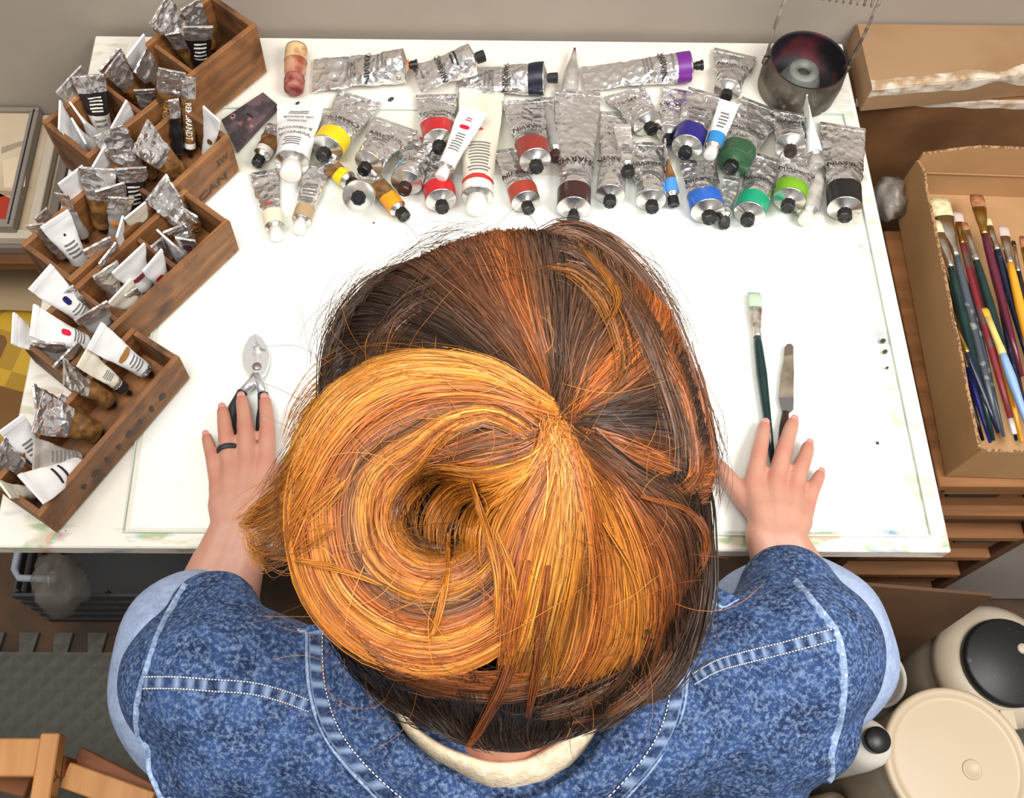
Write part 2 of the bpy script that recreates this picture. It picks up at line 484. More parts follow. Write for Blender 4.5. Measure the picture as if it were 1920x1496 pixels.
B2, B4 = BOXES[2], BOXES[4]
lettering('stamped_word', 'AMERICAN', (B2['L'] - 0.085, -0.0003, 0.012), (1, 0, 0), (0, 0, 1), 0.013, M_stamp, bx2, width=0.125, local=True)
lettering('stamped_word', '2W', (B2['L'] - 0.022, -0.0003, 0.045), (1, 0, 0), (0, 0, 1), 0.010, M_stamp, bx2, local=True)
for k in range(8):
    b = MB(); x0 = B4['L'] * (0.24 + 0.082 * k)
    w_ = 0.009 + 0.004 * math.sin(k * 2.1)
    pts = []
    for q in range(9):
        a = 2 * math.pi * q / 9
        rr = 0.75 + 0.45 * noise.noise(Vector((q * 1.3, k * 3.7, 0)))
        pts.append((x0 + math.cos(a) * w_ * 0.55 * rr, -0.0005, 0.028 + math.sin(a) * 0.009 * rr))
    b.poly(pts, 0.0006, (0, 1, 0)); b.build('stamp_mark', M_stamp, bx4, local=True)

# ------------------------------------------------------------------ paint tubes
FOIL = foil('crinkled_foil'); FOIL_S = foil('smooth_foil', (238, 236, 234), 0.18, 0.2, 30)
FOIL_W = foil('pale_foil', (245, 243, 240), 0.3, 0.45, 60)
SHO = mat('spun_aluminium', (222, 219, 214), 0.26, metal=1.0)
M_ink = mat('black_print', (38, 36, 38), 0.6)
M_inkw = mat('white_print', (225, 222, 214), 0.6)
M_inkg = mat('grey_print', (120, 116, 114), 0.6)
M_inkr = mat('red_print', (176, 60, 66), 0.6)
M_blackcap = mat('black_plastic', (20, 19, 20), 0.38)
M_whitecap = mat('white_plastic', (236, 230, 224), 0.4)
M_whitetube = mat('white_tube_plastic', (240, 239, 238), 0.38, rgb2=(230, 229, 229), scale=25)
M_creamtube = mat('cream_tube_plastic', (236, 230, 212), 0.4, rgb2=(222, 214, 196), scale=25)
M_brownlab = mat('brown_varnished_label', (92, 62, 32), 0.35, rgb2=(138, 98, 54), scale=90, bump=0.2, bscale=90)
M_blacklab = mat('black_label', (28, 26, 27), 0.4)
M_greylab = mat('grey_label', (150, 146, 142), 0.45)
M_clear = mat('cloudy_plastic', (216, 211, 204), 0.25, rgb2=(180, 172, 164), scale=40, trans=0.35)
BAND = {}
def band_mat(rgb):
    k = 'paint_band_%d_%d_%d' % tuple(rgb)
    return mat(k, rgb, 0.38)

class Tube:
    def __init__(s, C, K, wid, r, cap_len, sh_len, side=None, squeeze=1.3, crinkle=0.6, seed=0, wdir=None):
        s.C, s.K = Vector(C), Vector(K)
        s.d = (s.K - s.C); s.tot = s.d.length; s.d.normalize()
        s.cap_len, s.sh_len = cap_len, sh_len
        s.L = max(s.tot - cap_len - sh_len, 0.02)
        s.wid, s.r = wid, r
        up = Vector(side) if side is not None else Vector((0, 0, 1))
        if wdir is not None:
            w = Vector(wdir); w = (w - s.d * w.dot(s.d)).normalized(); n = w.cross(s.d)
        else:
            n = (up - s.d * up.dot(s.d)).normalized()
        mid = s.C + s.d * (s.L * 0.5)
        if n.dot(CAM - mid) < 0: n = -n
        s.n = n; s.w = s.d.cross(n)
        s.sq, s.cr, s.seed = squeeze, crinkle, seed
    def ab(s, t):
        k = smoothstep(t / 0.92)
        a = s.wid / 2 * (1 - k) + s.r * k
        b_ = 0.0007 + (s.r - 0.0007) * (smoothstep((t - 0.02) / 0.96) ** s.sq)
        return a, b_
    def surf(s, t, ang, off=0.0):
        a, b_ = s.ab(t)
        c_, s_ = math.cos(ang), math.sin(ang)
        p = s.C + s.d * (t * s.L)
        nr = (s.w * (c_ / max(a, 1e-4)) + s.n * (s_ / max(b_, 1e-4)))
        nr.normalize()
        q = Vector((c_ * a, s_ * b_, t * s.L)) * 70 + Vector((s.seed * 7.3, s.seed * 3.1, 0))
        env = max(0.0, min(1.0, (0.93 - t) / 0.2)) * min(1.0, t / 0.06)
        amp = s.cr * 0.0034 * env
        dz = amp * (noise.noise(q) + 0.7 * abs(noise.noise(q * 2.3)) - 0.15) if amp > 0 else 0
        sway = s.n * (s.cr * 0.004 * env * noise.noise(Vector((t * 4, s.seed * 5.0, 0))))
        return p + s.w * (c_ * a) + s.n * (s_ * b_) + nr * (dz + off) + sway
    def mesh(s, t0, t1, off=0.0, nt=None, na=28):
        nt = nt or max(3, int(26 * (t1 - t0)) + 2)
        V, F = [], []
        for i in range(nt):
            t = t0 + (t1 - t0) * i / (nt - 1)
            for k in range(na): V.append(s.surf(t, 2 * math.pi * k / na, off))
        for i in range(nt - 1):
            for k in range(na): F.append((i * na + k, i * na + (k + 1) % na, (i + 1) * na + (k + 1) % na, (i + 1) * na + k))
        return V, F
    def on(s, x, y, off=0.00035):
        """point of the printed side: x across, y metres from the crimp"""
        t = max(0.0, min(1.0, y / s.L)); a, b_ = s.ab(t)
        c_ = max(-0.985, min(0.985, x / a))
        return s.surf(t, math.acos(c_), off)
    def patch(s, x0, x1, t0, t1, off=0.0004, rnd=0.0):
        nx, ny = 8, 6
        V, F = [], []
        for j in range(ny + 1):
            fy = j / ny
            k = 1.0
            if rnd > 0:
                e_ = min(fy, 1 - fy) * 2
                k = 1 - rnd * (1 - math.sqrt(max(0, 1 - (1 - min(1, e_ * 1.6)) ** 2)))
            for i in range(nx + 1):
                fx = (i / nx - 0.5) * k + 0.5
                V.append(s.on((x0 + (x1 - x0) * fx) * s.r, s.L * (t0 + (t1 - t0) * fy), off))
        for j in range(ny):
            for i in range(nx):
                q = j * (nx + 1) + i; F.append((q, q + 1, q + nx + 2, q + nx + 1))
        return V, F
    def word(s, txt, t, width_frac, hgt, off=0.0022, flip=1, shift=0.0, along=False):
        v, f, w_ = text_mesh(txt)
        kx = width_frac * s.r * 1.5 / w_; hgt = hgt * 1.15
        if along:
            kx = width_frac * s.L / w_
            V = [s.on((hgt * (0.5 - y)) + shift * s.r, s.L * t + x * kx, off) for x, y in v]
        else:
            V = [s.on(x * kx * flip + shift * s.r, s.L * t + y * hgt * flip, off) for x, y in v]
        return V, f

NT = [0]
def cap_mesh(tube, kind, rc):
    base = tube.C + tube.d * (tube.L + tube.sh_len - 0.0015); cl = tube.cap_len + 0.0015
    b = MB()
    if kind == 'oct':
        b.lathe(base, tube.d, [(0, rc * 0.82), (cl * 0.15, rc * 0.86), (cl * 0.18, rc * 0.95), (cl * 0.9, rc), (cl, rc * 0.9), (cl, rc * 0.62), (cl * 0.93, rc * 0.55), (cl * 0.93, 0.0002)], 8)
    elif kind == 'flare':
        b.lathe(base, tube.d, [(0, rc * 0.6), (cl * 0.25, rc * 0.6), (cl * 0.3, rc * 0.8), (cl * 0.75, rc * 0.85), (cl * 0.8, rc), (cl, rc), (cl, 0.0002)], 16)
    else:
        pr = []
        V = []
        b.lathe(base, tube.d, [(0, rc * 0.97), (cl * 0.85, rc), (cl * 0.97, rc * 0.92), (cl, rc * 0.7), (cl, 0.0002)], 20)
    return b

def paint_tube(label, tube, style, band=None, tb=0.84, cap='oct', capm=None, rc=None, words=(), lines=(), marks=(), group='paint tubes lying on the table',
               shoulder=None, split=0.45, ring=None, name='paint_tube', nocap=False):
    NT[0] += 1
    root = empty(name, tube.C, label, 'paint tube', group)
    body_m = {'silver': FOIL, 'smooth': FOIL_S, 'pale': FOIL_W, 'white': M_whitetube, 'cream': M_creamtube, 'brown': FOIL, 'black': FOIL, 'grey': FOIL,
              'clear': M_clear, 'tan': FOIL}[style]
    top = tb if band is not None else 1.0
    lab = {'brown': M_brownlab, 'black': M_blacklab, 'grey': M_greylab, 'tan': mat('tan_label', (176, 150, 116), 0.5)}.get(style)
    mid = split if lab else top
    V, F = tube.mesh(0.0, mid)
    build('foil_body' if style not in ('white', 'cream', 'clear') else 'tube_body', V, F, body_m, root)
    if lab: V, F = tube.mesh(mid, top, 0.0001); build('paper_label', V, F, lab, root)
    if band is not None:
        V, F = tube.mesh(top, 1.0, 0.00025, nt=5); build('colour_band', V, F, band_mat(band), root)
    # folded crimp
    b = MB(); b.box(tube.C - tube.d * 0.0015, tube.w, tube.d, tube.n, tube.wid / 2 * 1.01, 0.0035, 0.0013)
    b.build('crimp', body_m, root)
    rc = rc or tube.r * 0.45
    b = MB(); base = tube.C + tube.d * tube.L
    r_ = tube.r
    b.lathe(base - tube.d * 0.0004, tube.d, [(0, r_ * 0.999), (0.0012, r_ * 1.01), (0.0018, r_ * 0.97), (tube.sh_len * 0.95, rc * 0.8), (tube.sh_len + 0.001, rc * 0.75)], 28)
    b.build('shoulder', shoulder or SHO, root, True)
    if not nocap:
        cm = capm or M_blackcap
        cap_mesh(tube, cap, rc).build('cap', cm, root, cap == 'round')
    if ring:
        b = MB(); b.lathe(base + tube.d * (tube.sh_len - 0.002), tube.d, [(0, rc * 1.02), (0.003, rc * 1.02)], 16); b.build('neck_ring', band_mat(ring), root, True)
    for (txt, t, wf, hg, kw) in words:
        V, F = tube.word(txt, t, wf, hg, **{k: v for k, v in kw.items() if k != 'm'})
        build('lettering', V, F, kw.get('m', M_ink), root, False)
    for (t0, t1, n, x0, x1, m_) in lines:
        b = MB(); rr = random.Random(NT[0])
        for k in range(n):
            tt = t0 + (t1 - t0) * (k + 0.5) / n; hh = (t1 - t0) / n * 0.22
            V, F = tube.patch(x0 + rr.random() * 0.2, x1 - rr.random() * 0.25, tt - hh, tt + hh, 0.0007); b.add(V, F)
        b.build('small_print', m_, root)
    for (x0, x1, t0, t1, rgb) in marks:
        V, F = tube.patch(x0, x1, t0, t1, 0.0009, 0.6); build('colour_mark', V, F, band_mat(rgb), root)
    return root

CW = lambda t=0.5, w=1.35, h=0.0065, **k: ('CHARVIN', t, w, h, k)
# crimp px, cap px, crimp width px, shoulder width px, lift of crimp, lift of cap (m)
def on_table(cr, ca, wpx, spx, lc=0.0, lk=0.0, cap_len=0.013, sh_len=0.006, **kw):
    C0 = P(*cr, GZ + 0.004 + lc); k = mpp(C0)
    r = spx * 0.5 * mpp(P(*ca, 0.01))
    K = P(*ca, GZ + r + 0.0005 + lk)
    C0 = P(*cr, GZ + 0.003 + lc)
    return Tube(C0, K, wpx * k, r, cap_len, sh_len, **kw)

T = on_table
G_ = dict(rc=0.0085)
TUBES = [
 ('silver paint tube lying sideways at the back left with orange-ringed black cap', T((593,142),(783,121),80,62,seed=1,crinkle=.9,squeeze=1.6), 'silver', dict(words=[CW(.56,1.5,.0075)], ring=(206,116,40), rc=.0075, cap='flare', lines=[(.34,.46,3,-.7,.7,M_inkg),(.7,.8,2,-.6,.6,M_inkg)])),
 ('silver paint tube lying sideways at the back with plain black cap pointing right', T((786,146),(909,104),66,58,.012,.008,seed=2,squeeze=1.2), 'silver', dict(words=[CW(.36,1.4,.007)], rc=.0085, lines=[(.6,.75,2,-.6,.6,M_ink)])),
 ('silver paint tube with near-black blue band lying sideways under a white tube', T((868,152),(1046,146),66,60,seed=3,cap_len=.014,squeeze=1.2), 'silver', dict(band=(24,26,44), tb=.82, words=[CW(.5,1.4,.0075)], rc=.0075, lines=[(.25,.4,3,-.7,.7,M_inkg)])),
 ('long silver paint tube with purple band lying sideways at the back', T((1100,148),(1318,122),60,56,seed=4,crinkle=.55,squeeze=1.1), 'silver', dict(band=(112,36,138), tb=.87, words=[CW(.70,1.4,.0075)], rc=.0075, cap='flare', lines=[(.54,.64,3,-.8,.6,M_inkg),(.8,.85,1,-.7,.7,M_inkg)])),
 ('small silver paint tube standing apart beside the paint-stained can', T((1378,103),(1361,184),80,50,seed=5,crinkle=.9), 'silver', dict(words=[CW(.32,1.5,.0065)], lines=[(.1,.22,2,-.6,.6,M_inkg)])),
 ('silver paint tube with bright yellow band and black cap', T((674,186),(603,296),84,62,seed=6,crinkle=.8,cap_len=.014), 'silver', dict(band=(238,205,24), tb=.76, words=[CW(.52,1.4,.0065)])),
 ('crumpled silver paint tube without band, right of the yellow-banded one', T((740,236),(680,322),88,56,.014,.014,seed=7,crinkle=1.2), 'silver', dict(words=[CW(.3,1.5,.0065)], lines=[(.45,.6,2,-.6,.6,M_inkg)])),
 ('crumpled silver paint tube with dark brown cap and a blue speck', T((786,262),(757,360),58,60,.006,.003,seed=8,crinkle=1.2), 'silver', dict(words=[CW(.55,1.2,.0065)], capm=mat('dark_brown_plastic',(48,30,26),.35), marks=[(.5,.72,.72,.8,(90,168,214))], lines=[(.1,.3,4,-.7,.7,M_inkg)])),
 ('small brown-labelled paint tube with black cap left of the big white tube', T((520,240),(481,308),42,32,seed=9), 'brown', dict(split=.3, rc=.0085, tb=.8, band=(212,206,196))),
 ('large white tube lettered in grey with round white cap, at the left', T((563,203),(544,330),86,62,.014,.016,seed=10,crinkle=.25,squeeze=.9,cap_len=.018,sh_len=.008), 'white', dict(cap='round', capm=M_whitecap, rc=.0145, words=[('WINSOR',.60,1.25,.0055,dict(m=M_inkg)),('& NEWTON',.47,1.3,.0055,dict(m=M_inkg)),('Artists',.30,.8,.0045,dict(m=M_inkg)),('OIL COLOUR',.2,1.2,.0034,dict(m=M_ink))], lines=[(.72,.9,4,-.6,.6,M_inkg),(.06,.14,2,-.7,.7,M_inkg)])),
 ('small silver tube with cream band and white cap lying at the far left', T((495,326),(519,446),52,36,seed=11,crinkle=.5), 'silver', dict(band=(238,226,196), tb=.74, cap='round', capm=M_whitecap, rc=.0090, marks=[(-.4,.45,.63,.67,(190,60,66))])),
 ('small tan-banded tube with white cap, second from the left in front', T((596,312),(559,434),50,36,seed=12,crinkle=.45), 'pale', dict(band=(176,150,116), tb=.78, cap='round', capm=M_whitecap, rc=.0090, lines=[(.35,.74,6,-.8,.8,M_inkg)])),
 ('small brown tube with lemon yellow band and black cap', T((612,306),(668,350),36,34,.004,.006,seed=13), 'brown', dict(split=.22, band=(244,216,20), tb=.62, rc=.0095)),
 ('paint tube propped with its round aluminium shoulder facing up and black cap', T((676,352),(672,372),56,58,.0,.047,seed=14,cap_len=.012,sh_len=.006), 'silver', dict(band=(206,180,90), tb=.7, rc=.0098)),
 ('small brown-labelled tube with orange band and black cap', T((688,322),(760,408),38,34,.004,.002,seed=15), 'brown', dict(split=.3, band=(246,158,22), tb=.68, rc=.0092)),
 ('silver tube with scarlet band lying behind the small white tube', T((818,182),(824,282),76,60,seed=16), 'silver', dict(band=(196,32,40), tb=.66, words=[CW(.42,1.4,.0065)], lines=[(.5,.62,1,-.6,.4,M_inkg)])),
 ('silver tube with cherry red band and black cap in the front row', T((812,286),(830,394),62,58,.0,.0,seed=17), 'silver', dict(band=(200,28,38), tb=.72, words=[CW(.42,1.3,.0065)])),
 ('large white tube with red stripe near its white cap, lying in the middle', T((903,172),(894,394),84,58,.004,.004,seed=18,crinkle=.25,squeeze=.9,cap_len=.017,sh_len=.007), 'cream', dict(cap='round', capm=M_whitecap, rc=.0145, band=(236,232,220), tb=.93, lines=[(.55,.86,10,-.75,.75,M_inkg)], marks=[(-.2,.75,.405,.44,(206,78,58)),(-.99,.99,.885,.925,(196,52,52))])),
 ('small white tube with crimson mark lying across the large white tube', T((886,212),(826,334),52,32,.036,.028,seed=19,crinkle=.2,squeeze=.9), 'white', dict(cap='round', capm=M_whitecap, rc=.0085, words=[], marks=[(-.55,.6,.26,.34,(206,20,54))], lines=[(.42,.78,7,-.7,.6,M_inkg),(.1,.18,2,-.5,.5,M_inkr)])),
 ('silver tube with rust red band and black cap, behind another rust red one', T((980,192),(1007,318),76,58,.008,.022,seed=20,crinkle=.7), 'silver', dict(band=(150,52,44), tb=.72, words=[CW(.52,1.35,.0065)], lines=[(.6,.7,2,-.7,.7,M_inkg)])),
 ('silver tube with brick red band in the front row, under another red-banded tube', T((954,284),(992,396),56,54,.0,.0,seed=21), 'silver', dict(band=(164,62,44), tb=.76, words=[CW(.5,1.35,.0065)])),
 ('thin stained tube wedged left of the tall brown-banded tube', T((1032,188),(1043,298),36,26,seed=22), 'grey', dict(split=.2, capm=mat('stained_cap',(70,36,34),.5), rc=.008)),
 ('tall silver tube with dark brown band and crinkled flat end', T((1083,176),(1075,410),84,62,.002,.0,seed=23,crinkle=.9,squeeze=1.7,cap_len=.013,sh_len=.006), 'silver', dict(band=(62,34,32), tb=.86, words=[CW(.64,1.75,.0085)], cap='flare', rc=.0085, lines=[(.74,.82,2,-.8,.8,M_inkg)])),
 ('silver tube without band and with black cap, right of the brown-banded one', T((1158,218),(1143,384),62,54,seed=24,crinkle=.6), 'silver', dict(words=[CW(.62,1.5,.0075)], lines=[(.78,.84,1,-.3,.3,M_inkg)])),
 ('narrow silver tube with pale label and black cap between two silver tubes', T((1167,238),(1179,328),32,26,.020,.022,seed=25), 'pale', dict(rc=.0085, lines=[(.5,.85,4,-.7,.7,M_inkg)])),
 ('silver tube with stained end and black cap behind the narrow pale-labelled one', T((1172,176),(1224,246),80,54,.004,.004,seed=26,crinkle=1.0), 'silver', dict(words=[('CHARVIN',.25,1.4,.0065,{})], marks=[(-.1,.15,.3,.42,(220,190,90))])),
 ('silver tube with dark cap lying left of the ultramarine tube', T((1268,172),(1252,268),50,46,seed=27,crinkle=.9), 'silver', dict(words=[CW(.35,1.4,.006)])),
 ('silver tube without band in the front row, left of the small blue-banded one', T((1212,272),(1223,394),70,56,seed=28,crinkle=.7), 'silver', dict(words=[CW(.38,1.5,.0065)], lines=[(.55,.7,2,-.7,.6,M_inkg)])),
 ('silver tube with ultramarine band and black cap', T((1320,176),(1283,292),62,56,.012,.018,seed=29,crinkle=.7), 'silver', dict(band=(38,30,122), tb=.7, lines=[(.3,.6,3,-.6,.6,M_inkg)])),
 ('small white-labelled tube with light blue band and white cap', T((1366,196),(1330,294),38,30,.040,.036,seed=30,crinkle=.3), 'white', dict(band=(52,138,204), tb=.74, cap='round', capm=M_whitecap, rc=.0085, lines=[(.2,.65,5,-.6,.6,M_inkg)])),
 ('small brown tube on edge with sky blue band and black cap', T((1247,272),(1264,386),26,26,.02,.0,seed=31,side=(1,.1,0.15)), 'brown', dict(split=.36, band=(70,140,214), tb=.74, rc=.0078)),
 ('silver tube with cobalt blue band and black cap in the front row', T((1308,306),(1331,414),68,62,seed=32,crinkle=.7), 'silver', dict(band=(44,104,200), tb=.7, words=[CW(.42,1.35,.0065)])),
 ('narrow silver tube with white label beside the cobalt blue one', T((1371,338),(1357,424),30,24,seed=33), 'pale', dict(rc=.0078, lines=[(.5,.9,3,-.6,.6,M_inkg)])),
 ('silver tube whose shoulder is all dark green, with black cap', T((1428,200),(1368,318),80,62,.002,.010,seed=34,crinkle=.8), 'silver', dict(band=(46,86,56), tb=.8, shoulder=band_mat((46,86,56)), words=[CW(.56,1.3,.0065)], lines=[(.3,.45,3,-.6,.6,M_inkg)])),
 ('crumpled silver tube with teal stains and dark brown cap', T((1480,214),(1482,288),58,54,.014,.024,seed=35,crinkle=1.0), 'silver', dict(words=[('CHARVIN',.3,1.2,.007,{})], capm=mat('dark_brown_plastic',(48,30,26),.35), marks=[(-.98,-.8,.2,.9,(20,84,84))])),
 ('slim white tube on edge with green dot, leaning towards the can', T((1509,186),(1532,312),34,28,.03,.012,seed=36,crinkle=.2,side=(1,.2,.1)), 'white', dict(cap='round', capm=M_clear, rc=.010, marks=[(.1,.5,.3,.4,(52,160,70))])),
 ('small cloudy white tube with cream cap, left of the black-banded one', T((1537,312),(1509,416),30,40,seed=37,crinkle=.4,squeeze=.7), 'clear', dict(cap='round', capm=M_creamtube, rc=.0095)),
 ('silver tube with emerald green band and black cap', T((1438,298),(1400,418),62,58,seed=38,crinkle=.8), 'silver', dict(band=(24,160,118), tb=.74, words=[CW(.44,1.35,.0065)])),
 ('silver tube with lime green band and black cap', T((1500,296),(1476,392),74,58,.014,.010,seed=39,crinkle=.7), 'silver', dict(band=(122,178,32), tb=.66, words=[CW(.36,1.5,.0065)])),
 ('silver tube with black band at the right edge of the table', T((1580,240),(1584,410),84,62,seed=40,crinkle=.8), 'silver', dict(band=(30,28,30), tb=.76, words=[CW(.52,1.4,.0075)])),
]
for lab_, tb_, st_, kw_ in TUBES:
    paint_tube(lab_, tb_, st_, **kw_)

# ------------------------------------------------------------------ tubes standing in the wooden boxes
def in_box(c1, c2, end, z, L=0.095, fat=0.30, **kw):
    A, B_ = P(*c1, z), P(*c2, z)
    C = (A + B_) / 2; w = (B_ - A); wid = w.length
    r = max(wid * fat, 0.0075)
    d = ray(*end)
    # point of the ray at distance L from the crimp, on its far side
    oc = CAM - C; qa, qb, qc = d.dot(d), 2 * d.dot(oc), oc.dot(oc) - L * L
    disc = qb * qb - 4 * qa * qc
    a = (-qb + math.sqrt(disc)) / (2 * qa) if disc > 0 else -qb / (2 * qa)
    K = CAM + d * a
    zmin = TZ + 0.0105 + r * 0.45
    if K.z < zmin: K = C + (K - C) * ((C.z - zmin) / (C.z - K.z))
    for B in BOXES.values():
        q_ = K - B['D']; lx, ly = q_.dot(B['x']), q_.dot(B['y'])
        if -0.01 < lx < B['L'] + 0.01 and -0.004 < ly < B['w'] + 0.004:
            m_ = min(0.0085 + r, B['w'] * 0.49)
            nx_, ny_ = min(max(lx, m_), B['L'] - m_), min(max(ly, m_), B['w'] - m_)
            K = K + B['x'] * (nx_ - lx) + B['y'] * (ny_ - ly)
            break
    return Tube(C, K, wid, r, 0.010, 0.004, wdir=w, **kw)
I = in_box
W_ = 'white'
LN = lambda t0=.35, t1=.85, n=6, m_=M_inkg: [(t0, t1, n, -.75, .75, m_)]
